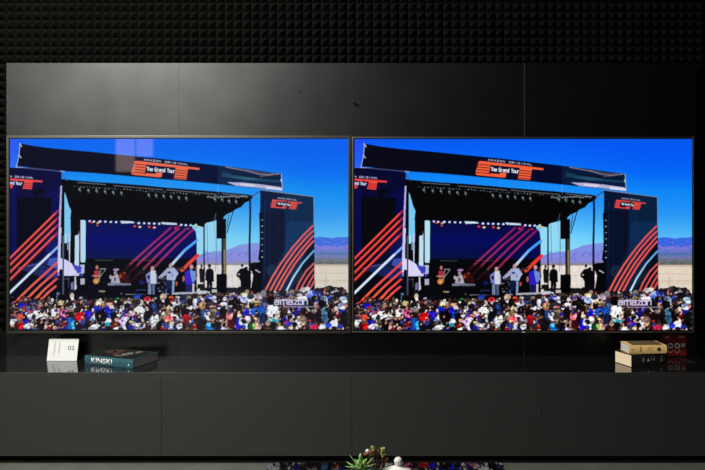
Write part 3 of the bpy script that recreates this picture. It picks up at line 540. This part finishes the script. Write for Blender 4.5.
blobs(640, 280, S, '''
60 90 30 20 b8b0ac; 95 80 26 20 e4e0e0; 120 120 34 20 9cb8f0; 115 140 24 16 5070dc; 155 110 22 24 2c3cbc; 185 95 30 26 1c1820; 195 125 28 20 2444b4; 235 105 30 26 141016; 285 80 34 30 0c0a0e; 270 75 16 24 3c3430; 385 90 26 28 141010; 410 100 20 20 4c2c2c; 320 110 24 14 b8b8c8; 350 130 44 26 0c0c14; 290 155 22 24 3c68d4; 275 170 30 20 1c2c7c
60 160 40 26 f0eef4; 30 130 26 14 d8d0d8; 165 165 40 30 0a0812; 245 175 26 40 a4c0cc; 250 200 18 34 c8dce4; 225 210 36 34 0a0608; 175 195 16 14 d8c8b8; 400 165 34 24 a8c8cc; 415 185 26 20 d8dce8; 330 180 24 20 605054; 340 190 14 14 d8b8a0; 385 215 34 24 b0b8e0; 390 240 34 14 f0f0f8; 390 270 30 20 2428a0
240 300 28 70 4c7ca0; 230 270 24 30 6494b4; 255 330 16 40 3c6c94; 300 230 34 36 3c1c18; 300 210 20 14 78503c; 300 290 36 50 0a0608; 340 255 24 30 e8e4e8; 350 270 14 24 f0c8c0; 310 350 40 40 0c0a10; 180 300 40 50 1c0a18; 150 270 24 20 c8a494; 70 270 34 24 301c20; 100 320 30 40 1c1014; 105 350 24 12 c43c2c; 90 380 14 30 584038
45 360 40 50 c0a48c; 60 340 30 26 947c74; 10 390 20 40 e4e4f4; 150 405 40 18 f03464; 175 400 20 14 d82c4c; 225 400 34 22 c8dcec; 215 410 30 14 f0f4f8; 320 380 40 36 f4f4fa; 300 400 44 20 e4e4f4; 275 390 30 24 2c48dc; 365 400 22 18 2c3cc8; 340 350 16 24 e8d0c8; 320 410 24 14 0c0c24; 410 330 34 60 08060c; 420 400 24 26 0a0a10; 195 350 30 24 140c10''')
for _ in range(150):
    x = rnd.uniform(355, 692); y0 = inside_y(x)+1.2; t = rnd.random()**1.1; y = y0+t*(328-y0); s_ = .75+t*.75
    if rnd.random() < .5: person(x, y, s_)
    else: ell(x, y, 1.3*s_, 1.5*s_, rnd.choice(hair)); ell(x+.9*s_, y+.6*s_, .6*s_, .8*s_, rnd.choice(skin))
# break the painted shapes up: small ragged displacement and speckle, as in a busy crowd
def noise(cell, seed):
    g = np.random.RandomState(seed).rand(int(H/cell)+3, int(W/cell)+3).astype(np.float32)
    yy, xx = np.arange(H)/cell, np.arange(W)/cell; yi, xi = yy.astype(int), xx.astype(int); fy, fx = (yy-yi)[:, None], (xx-xi)[None]
    fy = fy*fy*(3-2*fy); fx = fx*fx*(3-2*fx)
    return (g[yi][:, xi]*(1-fx)+g[yi][:, xi+1]*fx)*(1-fy)+(g[yi+1][:, xi]*(1-fx)+g[yi+1][:, xi+1]*fx)*fy-.5
msk = np.clip((Yf-294)/6, 0, 1); stg = ((Yf > 264) & (Yf <= 296) & (Xf > 410) & (Xf < 604)).astype(float)
msk = np.clip(msk*((Yf > 297) | (Xf < 999)), 0, 1)+stg*.12
msk = np.clip(msk, 0, 1)
dx = (noise(8, 1)*4+noise(4, 2)*2.5)*msk; dy = (noise(8, 3)*4+noise(4, 4)*2.5)*msk
iy = np.clip(np.arange(H)[:, None]+dy, 0, H-1).astype(int); ix = np.clip(np.arange(W)[None]+dx, 0, W-1).astype(int)
img = img[iy, ix]
lum = 1+(noise(7, 5)*.7+noise(3.5, 6)*.25-.04)*msk
lum = np.where(noise(9, 8)*msk > .40, lum*.5, lum)
stw = ((Yf > 264) & (Yf < 297) & (Xf > 432) & (Xf < 541))
lum = np.where(stw, lum*.86, lum)
img = np.clip(img*lum[..., None], 0, 1).astype(np.float32)
gy = img.mean(2, keepdims=True); cm = np.clip((Yf-296)/4, 0, 1)[..., None]      # a crisper, more saturated broadcast crowd
img = np.clip(img*(1-cm)+cm*(gy+(img-gy)*1.25)*np.clip(.56+gy*.66, 0, 1.1), 0, 1).astype(np.float32)
# caption over the crowd
poly([(617,299.5),(652,299.5),(652,306),(617,306)], (20,16,30), .45)
for ch_, xx in zip('amazon', (618.6, 624.3, 632.2, 637.6, 642.4, 647.2)):
    wdt = 6.4 if ch_ == 'm' else 3.9
    for st in G[ch_]: line([(xx+u*wdt, 304.9-v*6.6) for u, v in st], 1.05, (222,212,242))
for x in np.arange(627, 662, 1.5): line([(x, 307.2), (x+.8, 307.2)], 1.3, (170,166,190), .6)
# downsample, soften a little, linearise
v = img.reshape(NH, 2, NW, 2, 3).mean((1, 3)); v = np.clip(v, 0, 1)
lin = np.where(v <= .04045, v/12.92, ((v+.055)/1.055)**2.4)

def screen_mesh(name, wd, ht):
    """flat screen, one vertex per picture cell; colours carry the broadcast picture"""
    xs = np.linspace(-wd/2, wd/2, NW); zs = np.linspace(ht/2, -ht/2, NH)
    X, Z = np.meshgrid(xs, zs); co = np.stack([X, np.zeros_like(X), Z], -1).reshape(-1, 3).astype(np.float32)
    i = np.arange(NW*NH).reshape(NH, NW); q = np.stack([i[1:, :-1], i[1:, 1:], i[:-1, 1:], i[:-1, :-1]], -1).reshape(-1, 4)
    me = bpy.data.meshes.new(name); me.vertices.add(len(co)); me.vertices.foreach_set('co', co.ravel())
    me.loops.add(q.size); me.loops.foreach_set('vertex_index', q.ravel().astype(np.int32))
    me.polygons.add(len(q)); me.polygons.foreach_set('loop_start', np.arange(0, q.size, 4, dtype=np.int32))
    me.update(calc_edges=True)
    at = me.color_attributes.new('picture', 'FLOAT_COLOR', 'POINT')
    at.data.foreach_set('color', np.concatenate([lin.reshape(-1, 3), np.ones((NW*NH, 1))], 1).astype(np.float32).ravel())
    return me
def screen_mat(name, gamma, gain, lift, spec):
    m = bpy.data.materials.new(name); m.use_nodes = True; nt = m.node_tree; b = nt.nodes['Principled BSDF']
    b.inputs['Base Color'].default_value = (.002, .002, .002, 1); b.inputs['Roughness'].default_value = .03
    b.inputs['Specular IOR Level'].default_value = spec
    a = nt.nodes.new('ShaderNodeAttribute'); a.attribute_name = 'picture'
    g = nt.nodes.new('ShaderNodeGamma'); g.inputs[1].default_value = gamma; nt.links.new(a.outputs['Color'], g.inputs[0])
    ad = nt.nodes.new('ShaderNodeVectorMath'); ad.operation = 'MULTIPLY_ADD'; nt.links.new(g.outputs[0], ad.inputs[0])
    ad.inputs[1].default_value = gain; ad.inputs[2].default_value = lift
    nt.links.new(ad.outputs[0], b.inputs['Emission Color']); b.inputs['Emission Strength'].default_value = 1.0
    return m

def television(label, x0, x1, y0, y1, sx0, sx1, sy0, sy1, bw, bez, smat):
    """outer frame and picture rectangle in metres from pixel sizes at distance DT"""
    k = DT/F; cx = (x0+x1)/2; cy = (y0+y1)/2; c = P(cx, cy, DT)
    t = thing('television', label, 'television', (c.x, DT, c.z), group='wall televisions')
    X0_, X1_ = (x0-cx)*k, (x1-cx)*k; Z0_, Z1_ = (cy-y1)*k, (cy-y0)*k; b = bw*k
    bm = bmesh.new()
    box(bm, X0_, X0_+b, 0, .03, Z0_, Z1_, .001); box(bm, X1_-b, X1_, 0, .03, Z0_, Z1_, .001)
    box(bm, X0_+b, X1_-b, 0, .03, Z1_-b, Z1_, .001); box(bm, X0_+b, X1_-b, 0, .03, Z0_, Z0_+b, .001)
    obj('bezel', bm, bez, t)
    a0, a1, c0, c1 = (sx0-cx)*k, (sx1-cx)*k, (cy-sy1)*k, (cy-sy0)*k
    bm = bmesh.new()
    for d in ((X0_+b, a0-.0005, Z0_+b, Z1_-b), (a1+.0005, X1_-b, Z0_+b, Z1_-b), (a0-.0005, a1+.0005, c1+.0005, Z1_-b), (a0-.0005, a1+.0005, Z0_+b, c0-.0005)):
        if d[1] > d[0] and d[3] > d[2]: box(bm, d[0], d[1], .003, .02, d[2], d[3])
    obj('inner_frame', bm, M['inner'], t)
    me = screen_mesh('screen', a1-a0, c1-c0); me.materials.append(smat)
    s_ = bpy.data.objects.new('screen', me); C.objects.link(s_); s_.parent = t; s_.location = ((a0+a1)/2, .005, (c0+c1)/2)
    s_['label'] = 'lit picture of an open-air concert stage and crowd under a blue sky'
    bxo('back_cover', (X0_+.004, X1_-.004, .031, .05, Z0_+.004, Z1_-.004), M['body'], t, bev=.004)
    bxo('wall_mount', (-.3, .3, .05, DW-DT-.0005, -.2, .2), M['body'], t)
    return t
television('wall television on the left, paler picture with a pinkish glare at its top', 6.3, 350.6, 135.6, 333.6, 9.7, 348.4, 138.8, 329.6, 2.4, M['bezel'],
           screen_mat('screen_left', .86, (.86, .90, .93), (.0006, .0007, .0025), .5))  # reflection haze put into the emitted picture as raised blacks and softer contrast
tv = television('wall television on the right, richer picture with deeper blacks and thin frame', 352.0, 694.2, 136.8, 332.6, 354.6, 692.3, 139.0, 330.2, 1.2, M['bezel2'],
           screen_mat('screen_right', 1.0, (1.0, 1.0, 1.0), (0, 0, 0), .12))
bxo('maker_badge', ((521.8-523.1)*DT/F, (525.2-523.1)*DT/F, -.0012, -.0004, (234.7-332.3)*DT/F, (234.7-331.8)*DT/F), M['whiteprint'], tv)

# ---------------------------------------------------------------- desk calendar
t = thing('desk_calendar', 'small white spiral-bound desk calendar standing below the left television', 'calendar', (P(61.7, 361, 4.474).x, 4.474, SHZ))
t.location.z = SHZ
wd, ht, ln = .168, .1155, .036
def leaf_card(name, y0, y1, m, th=.0015, x0=-wd/2, x1=wd/2, par=t, zt=ht):
    bm = bmesh.new(); v = []
    for (y, z) in ((y0, .0012), (y1, zt), (y1+th, zt), (y0+th, .0012)): v.append([bm.verts.new((x, y, z)) for x in (x0, x1)])
    for k in range(4): bm.faces.new((v[k][0], v[k][1], v[(k+1) % 4][1], v[(k+1) % 4][0]))
    bm.faces.new([q[0] for q in v]); bm.faces.new([q[1] for q in reversed(v)])
    return obj(name, bm, m, par)
leaf_card('front_page', 0, ln, M['white'])
leaf_card('back_board', 2*ln+.012, ln+.003, M['inner'])
bxo('base_board', (-wd/2, wd/2, .0, 2*ln+.013, 0, .0011), M['inner'], t)
bm = bmesh.new()
for k in range(13):
    x = -wd/2+.012+k*(wd-.024)/12
    tube(bm, [(x, ln+.0022+.006*math.cos(a_), ht-.002+.006*math.sin(a_)) for a_ in np.linspace(0, 2*math.pi, 13)], .0011, 5)
obj('spiral_binding', bm, M['wire'], t)
tilt = math.atan2(ln, ht); rotc = (R(90)-tilt, 0, 0)
def oncard(u, v_, name, body, w_, h_, m, bold=0):
    return text(name, body, w_, h_, (u, ln*v_/ht-.0012, v_), rotc, m, t, bold)
oncard(.046, .070, 'month_number', '02', .038, .024, M['ink'], .008)
bm = bmesh.new(); r2 = random.Random(3)
for cx_, z0, z1 in ((-.050, .035, .098), (-.022, .042, .098)):
    z = z0
    while z < z1:
        for q in range(2):
            x = cx_+r2.uniform(-.007, .004); y = ln*z/ht-.0012; wv = r2.uniform(.003, .007)
            box(bm, x, x+wv, y-.0002, y+.0004, z, z+.0012)
        z += .0042
for k in range(12): z = .024; box(bm, -.07+k*.005, -.067+k*.005, ln*z/ht-.0014, ln*z/ht-.0008, z, z+.0012)
for k in range(14):
    x = -wd/2+.009+k*(wd-.018)/13; box(bm, x, x+.0035, ln*.107/ht-.0012, ln*.107/ht-.0006, .105, .108)
obj('printed_marks', bm, M['inklight'], t)

# ---------------------------------------------------------------- books
def book(label, loc, rz, L, Dp, T, cover, spine, pages, bt=.0025, name='book', spine_left=True):
    """origin at the lower front left corner of the spine; spine faces local -y"""
    t = thing(name, label, 'book', loc, rz)
    bm = bmesh.new(); box(bm, 0, L, .0, Dp, 0, bt, .0006); box(bm, 0, L, 0, Dp, T-bt, T, .0006); obj('cover', bm, cover, t)
    bm = bmesh.new(); n = 8; pr = []
    for k in range(n+1):
        z = T*k/n; pr.append((-.0035*math.sin(math.pi*k/n)-.0003, z))
    fr = [[bm.verts.new((x, y, z)) for y, z in pr] for x in (0, L)]; bk = [[bm.verts.new((x, .0022, z)) for y, z in pr] for x in (0, L)]
    for k in range(n):
        bm.faces.new((fr[0][k], fr[1][k], fr[1][k+1], fr[0][k+1])); bm.faces.new((bk[0][k+1], bk[1][k+1], bk[1][k], bk[0][k]))
        for e in (0, 1): bm.faces.new((fr[e][k], fr[e][k+1], bk[e][k+1], bk[e][k]))
    for k in (0, n): bm.faces.new((fr[0][k], bk[0][k], bk[1][k], fr[1][k]))
    obj('spine', bm, spine, t, smooth=False)
    bm = bmesh.new(); box(bm, .003, L-.003, .003, Dp-.004, bt, T-bt); obj('page_block', bm, pages, t)
    return t
SP = (R(90), 0, 0)
b = book('large hardback art book with a teal spine reading KINSKI, lying flat below the left television', (-1.481, 4.409, SHZ+.0003), R(-22), .325, .225, .046, M['darkcover'], M['teal'], M['pages'])
text('spine_title', 'KINSKI', .140, .029, (.116, -.0046, .0235), SP, M['whiteprint'], b, .014)
bm = bmesh.new(); box(bm, .292, .300, -.0046, -.0034, .013, .018); box(bm, .2945, .297, -.0046, -.0034, .018, .022); obj('spine_emblem', bm, M['whiteprint'], b)
bm = bmesh.new(); box(bm, .0, .325, .0, .006, .0461, .0464); box(bm, .319, .325, .006, .225, .0461, .0464); obj('cover_border', bm, M['teal'], b)
bm = bmesh.new()
for x, y, rx, ry in ((.07, .13, .035, .03), (.10, .16, .03, .03), (.13, .10, .02, .03)):
    vs = [bm.verts.new((x+rx*math.cos(a_)*(1+.2*math.sin(3*a_)), y+ry*math.sin(a_), .0463)) for a_ in np.linspace(0, 2*math.pi, 20)[:-1]]; bm.faces.new(vs)
obj('cover_picture', bm, M['coverart'], b)
bm = bmesh.new()
for x, y, rx, ry in ((.20, .12, .03, .05), (.225, .17, .02, .035), (.18, .06, .035, .012)):
    vs = [bm.verts.new((x+rx*math.cos(a_)*(1+.25*math.sin(4*a_)), y+ry*math.sin(a_), .0466)) for a_ in np.linspace(0, 2*math.pi, 20)[:-1]]; bm.faces.new(vs)
obj('cover_picture', bm, M['coverart2'], b)

b = book('thick black book with cream pages, lying at the bottom of the right-hand stack', (1.511, 4.311, SHZ+.0003), R(20), .24, .142, .067, M['blackspine'], M['blackspine'], M['pagescream'])
for x, s_, w_, h_, m in ((.075, 'III', .014, .026, 'greyprint'), (.140, 'H', .022, .020, 'greyprint'), (.198, 'II', .012, .036, 'greyprint'), (.218, 'I', .002, .014, 'greyprint')):
    text('spine_lettering', s_, w_, h_, (x, -.0048, .036), SP, M[m], b)
bm = bmesh.new(); vs = [bm.verts.new((.108+.007*c_[0], -.0050, .034+.007*c_[1])) for c_ in ((-1, -1), (1, -1), (.6, .3), (0, 1.1), (-.6, .3))]; bm.faces.new(vs); obj('spine_emblem', bm, M['whiteprint'], b)

zt = SHZ+.0003+.067
b = book('tan hardback book with pale pages, lying on the thick black book', (1.5096, 4.346, zt+.0003), R(3), .21, .125, .0445, M['tan'], M['tan'], M['pageswhite'])
bm = bmesh.new()
bmesh_pat = bm
for cx_ in (.106, .122):
    for q in (0, 1):
        vs = [(cx_-.006, .030), (cx_, .036), (cx_+.006, .030), (cx_+.006, .027), (cx_, .033), (cx_-.006, .027)]
        f = [bm.verts.new((x, -.0046, z-(.010 if q else 0))) for x, z in vs]; bm.faces.new(f)
obj('spine_pattern', bm, M['tandark'], b)
bxo('spine_lettering', (.060, .068, -.0046, -.0040, .012, .036), M['tandark'], b)
bm = bmesh.new(); vs = [bm.verts.new((.165+.011*math.cos(a_), -.0050, .024+.010*math.sin(a_))) for a_ in np.linspace(0, 2*math.pi, 16)[:-1]]; bm.faces.new(vs); obj('spine_emblem', bm, M['blackprint'], b)
bxo('spine_lettering', (.012, .028, -.0046, -.0038, .022, .0245), M['blackprint'], b)
bm = bmesh.new(); vs = [bm.verts.new((.161+.005*math.cos(a_), -.0053, .026+.004*math.sin(a_))) for a_ in np.linspace(0, 2*math.pi, 12)[:-1]]; bm.faces.new(vs); obj('spine_emblem', bm, M['tealprint'], b)
bm = bmesh.new(); vs = [bm.verts.new((x, y, .0474)) for x, y in ((.02, .012), (.19, .012), (.2, .08), (.18, .115), (.03, .115))]; bm.faces.new(vs); obj('cover_picture', bm, M['tancover'], b)

# ---------------------------------------------------------------- red size sign and stylus
DS = 4.588
c = P(674.4, 345, DS)
t = thing('size_sign', 'dark red display sign reading 88 inches behind the stacked books', 'sign', (c.x, DS, SHZ))
hh = (CAMZ-(333.6-HZ)*DS/F)-SHZ; hw = 12.1*DS/F
bxo('sign_board', (-hw, hw, 0, .006, .0055, hh), M['red'], t, bev=.001)
bxo('sign_foot', (-hw, hw, -.012, .012, .0002, .0055), M['inner'], t, bev=.001)
def sz(py): return CAMZ-(py-HZ)*DS/F-SHZ
def sx(px): return (px-674.4)*DS/F
text('sign_text', 'REV', .028, .011, (sx(667.7), -.0006, sz(337.1)), SP, M['pinkprint'], t, .01)
text('sign_text', 'OPP', .030, .011, (sx(681.4), -.0006, sz(337.2)), SP, M['pinkprint'], t, .01)
def ring(bm, cx_, cz_, rx, rz_, w_, y):
    n = 24; a_ = [bm.verts.new((cx_+rx*math.cos(2*math.pi*k/n), y, cz_+rz_*math.sin(2*math.pi*k/n))) for k in range(n)]
    b_ = [bm.verts.new((cx_+(rx-w_)*math.cos(2*math.pi*k/n), y, cz_+(rz_-w_)*math.sin(2*math.pi*k/n))) for k in range(n)]
    for k in range(n): bm.faces.new((a_[k], a_[(k+1) % n], b_[(k+1) % n], b_[k]))
bm = bmesh.new()
for px in (670.3, 677.1): ring(bm, sx(px), sz(345.7), .0150, .0155, .0062, -.0010)
for px in (681.6, 683.6):
    f = [bm.verts.new(q) for q in ((sx(px-.3), -.001, sz(347)), (sx(px+.5), -.001, sz(347)), (sx(px+1.3), -.001, sz(343.4)), (sx(px+.1), -.001, sz(343.4)))]; bm.faces.new(f)
obj('sign_numerals', bm, M['whiteprint'], t)
bm = bmesh.new()
for px in (670.3, 677.1): ring(bm, sx(px), sz(349.9), .0160, .0165, .0034, -.0008)
obj('numeral_lower_loop', bm, M['halfprint'], t)
bm = bmesh.new(); pa = Vector(((677-CX)*4.50/F, 4.50, SHZ+.0035)); pb = Vector(((695.6-CX)*4.43/F, 4.43, SHZ+.0035))
tube(bm, [pa, pa.lerp(pb, .06), pa.lerp(pb, .5), pa.lerp(pb, .94), pb], [.0014, .0026, .0031, .0033, .003], 10)
tag(obj('stylus', bm, M['stylus'], smooth=True), 'thin dark rod lying on the worktop in front of the red sign', 'stylus')

# ---------------------------------------------------------------- coffee table
TZ = .314
xl, xr, yf, yn = -.349, .622, 3.31, 2.55
t = thing('coffee_table', 'low black glass-topped coffee table mirroring the crowd picture', 'table', ((xl+xr)/2, (yf+yn)/2, 0))
hx, hy = (xr-xl)/2, (yf-yn)/2
bm = bmesh.new(); pts = []
for sx_, sy_, a0 in ((1, 1, 0), (-1, 1, 90), (-1, -1, 180), (1, -1, 270)):
    rr = .022
    for k in range(6):
        a_ = R(a0+k*18); pts.append((sx_*(hx-rr)+rr*math.cos(a_), sy_*(hy-rr)+rr*math.sin(a_)))
lo = [bm.verts.new((x, y, TZ-.010)) for x, y in pts]; hi = [bm.verts.new((x, y, TZ)) for x, y in pts]
bm.faces.new(hi); bm.faces.new(list(reversed(lo)))
for k in range(len(pts)): bm.faces.new((lo[k], lo[(k+1) % len(pts)], hi[(k+1) % len(pts)], hi[k]))
obj('glass_top', bm, M['tableblack'], t)
bm = bmesh.new()
box(bm, -hx+.03, hx-.03, hy-.05, hy-.03, TZ-.045, TZ-.0105); box(bm, -hx+.03, hx-.03, -hy+.03, -hy+.05, TZ-.045, TZ-.0105)
box(bm, -hx+.03, -hx+.05, -hy+.0505, hy-.0505, TZ-.045, TZ-.0105); box(bm, hx-.05, hx-.03, -hy+.0505, hy-.0505, TZ-.045, TZ-.0105)
obj('frame', bm, M['tableleg'], t)
for a_ in (-1, 1):
    for c_ in (-1, 1):
        x, y = a_*(hx-.045), c_*(hy-.045); bm = bmesh.new(); box(bm, x-.015, x+.015, y-.015, y+.015, 0, TZ-.0455, .002); obj('leg', bm, M['tableleg'], t)

# ---------------------------------------------------------------- white jar
DJ = 2.95
c = P(398.2, 470, DJ)
t = thing('lidded_jar', 'white ceramic lidded jar with a round knob on the coffee table', 'jar', (c.x, DJ, TZ))
bm = bmesh.new(); lathe(bm, [(0, .0005), (.034, .0005), (.042, .012), (.052, .045), (.054, .07), (.050, .086), (.047, .090), (0, .090)], 40); obj('jar_body', bm, M['ceramic'], t, True)
zk = CAMZ-(461.1-HZ)*DJ/F-TZ; rk = 4.25*DJ/F
bm = bmesh.new(); lathe(bm, [(0, .0905), (.051, .0905), (.051, .093), (.046, .098), (.038, .1025), (.028, .1065), (.019, .1095), (.012, .112), (.0, .113)], 40); lid = obj('lid', bm, M['ceramic'], t, True)
bm = bmesh.new(); lathe(bm, [(.0125, .1105), (.0115, zk-rk*.95), (.0125, zk-rk*.8)]+[(rk*math.sin(a_), zk-rk*math.cos(a_)) for a_ in np.linspace(.85, math.pi, 12)], 28); obj('knob', bm, M['ceramic'], lid, True)

# ---------------------------------------------------------------- succulent and rust-leaved plant
def leaf_mesh(bm, base, tip, w, thick, up=Vector((0, 0, 1)), n=7, curl=.15):
    base, tip = Vector(base), Vector(tip); d = tip-base; L = d.length; dn = d.normalized()
    s_ = dn.cross(up); s_ = s_.normalized() if s_.length > .05 else Vector((1, 0, 0)); u = s_.cross(dn).normalized(); prev = None
    for i in range(n):
        t_ = i/(n-1); wt_ = w*(math.sin(math.pi*(.18+.82*t_))**.8 if t_ < 1 else 0)+.0003; th = thick*(1-t_*.8)
        c_ = base+d*t_+u*(curl*L*(t_*t_)-curl*L*t_*.3)
        ring_ = [bm.verts.new(c_+s_*wt_), bm.verts.new(c_+u*th*.35), bm.verts.new(c_-s_*wt_), bm.verts.new(c_-u*th)]
        if prev:
            for k in range(4): bm.faces.new((prev[k], prev[(k+1) % 4], ring_[(k+1) % 4], ring_[k]))
        else: bm.faces.new(ring_)
        prev = ring_
    bm.faces.new(list(reversed(prev)))
DP = 2.9
def pot(t, r, h):
    bm = bmesh.new(); lathe(bm, [(0, .0005), (r*.75, .0005), (r, h*.9), (r*1.05, h*.92), (r*1.05, h), (r*.93, h), (r*.93, h*.9), (0, h*.9)], 32); obj('pot', bm, M['pot'], t, True)
    bm = bmesh.new(); lathe(bm, [(0, h*.90+.0005), (r*.9, h*.90+.0005), (r*.8, h*.95), (0, h*.96)], 24); obj('soil', bm, M['soil'], t, True)
c = P(361, 470, DP)
t = thing('succulent_plant', 'green pointed-leaf succulent on the coffee table, left of the white jar', 'plant', (c.x, DP, TZ))
pot(t, .036, .112)
def rel(px, py, dy=0, o_=None): q = P(px, py, DP+dy); return q-o_.location
rc = random.Random(5); o0 = Vector((0, 0, .112))
tips = [((349.6, 455.4), 0.0), ((345.2, 466.6), -.01), ((374, 457.6), -.005), ((346, 461.6), .02), ((376, 463.5), -.03), ((352, 466), -.045), ((369, 465.5), -.05), ((371.5, 470), -.05), ((355, 459), .03), ((367, 458), .035), ((346.5, 472), -.03), ((362, 463), -.055), ((379, 469), .01)]
for (px, py), dy in tips:
    bm = bmesh.new(); leaf_mesh(bm, o0+Vector((rc.uniform(-.004, .004), 0, rc.uniform(.0, .010))), rel(px, py, dy, t), .0088, .006, curl=.03); obj('leaf', bm, M['leaf'], t, True)
bm = bmesh.new(); tube(bm, [o0, rel(361.5, 463, 0, t), rel(360.6, 457, 0, t), rel(360.4, 454, 0, t)], [.007, .007, .0075, .003], 10); obj('stem', bm, M['leaf'], t, True)
for px, py, r_ in ((360.5, 456, .0072), (364, 462, .0074), (358.5, 462.5, .0085)):
    q = rel(px, py, -.01, t); bm = bmesh.new(); lathe(bm, [(r_*math.sin(a_)*(.8+.2*math.cos(a_)), q.z-r_*1.4*math.cos(a_)) for a_ in np.linspace(0, math.pi, 9)], 14, q.x, q.y); obj('bud', bm, M['leaftip'], t, True)
for (px, py) in ((389, 463.6), (386, 467), (391, 467.5)):
    bm = bmesh.new(); leaf_mesh(bm, rel(380, 474, -.0, t), rel(px, py, .0, t), .006, .005, curl=.05); obj('leaf', bm, M['leafgrey'], t, True)

c = P(375, 470, 3.0)
t = thing('flowering_plant', 'small bushy plant with rust and yellow-green leaves and one white bud', 'plant', (c.x+.005, 3.005, TZ))
pot(t, .030, .07)
def rel3(px, py, dy=0): q = P(px, py, 3.005+dy); return q-t.location
clusters = [((373, 448.6), 'leafyellow', 9, 3.0), ((382.5, 450.8), 'leafyellow', 12, 3.4), ((371.5, 453), 'leafred', 9, 4.2), ((376, 452), 'leafred', 7, 3.4), ((366.8, 454.4), 'leafred', 6, 3.2), ((383, 455.5), 'leafyellow', 5, 2.6), ((384, 456), 'leafdark', 8, 3.4), ((376, 459), 'leafdark', 14, 5), ((380, 464), 'leafdark', 14, 5.5), ((386.5, 460.5), 'leafred', 6, 2.8), ((372, 463), 'leafdark', 12, 5), ((384, 467), 'leafdark', 8, 4), ((377, 456), 'leafred', 5, 4), ((370, 455.2), 'leafyellow', 4, 2.5)]
for (px, py), mname, cnt, rad in clusters:
    cnt = int(cnt*1.7)
    c0 = rel3(px, py, rc.uniform(-.012, .012)); st = Vector((rc.uniform(-.008, .008), rc.uniform(-.008, .008), .066))
    bm = bmesh.new(); tube(bm, [st, st.lerp(c0, .5)+Vector((rc.uniform(-.006, .006), 0, .004)), c0], [.0018, .0015, .001], 6); sm = obj('stem', bm, M['stem'], t, True)
    bm = bmesh.new()
    for k in range(cnt):
        d = Vector((rc.uniform(-1, 1), rc.uniform(-.9, .9), rc.uniform(-.5, 1))).normalized()*rad*3.0/F
        b0 = c0+d*rc.uniform(.0, .35); leaf_mesh(bm, b0, b0+d*rc.uniform(.7, 1.1), .0046, .002, n=5)
    lf = obj('foliage', bm, M[mname], t, True)
q = rel3(367.4, 451.2, -.02); r_ = 1.95*3.0/F
bm = bmesh.new(); lathe(bm, [(r_*math.sin(a_), q.z-r_*1.12*math.cos(a_)) for a_ in np.linspace(0, math.pi, 10)], 16, q.x, q.y); fl = obj('flower_bud', bm, M['ceramic'], t, True); fl['label'] = 'white round bud'
bm = bmesh.new(); tube(bm, [Vector((0, 0, .066)), Vector((q.x*.6, q.y*.6, q.z*.7)), q-Vector((0, 0, r_))], [.0016, .0014, .001], 6); obj('stem', bm, M['stem'], t, True)
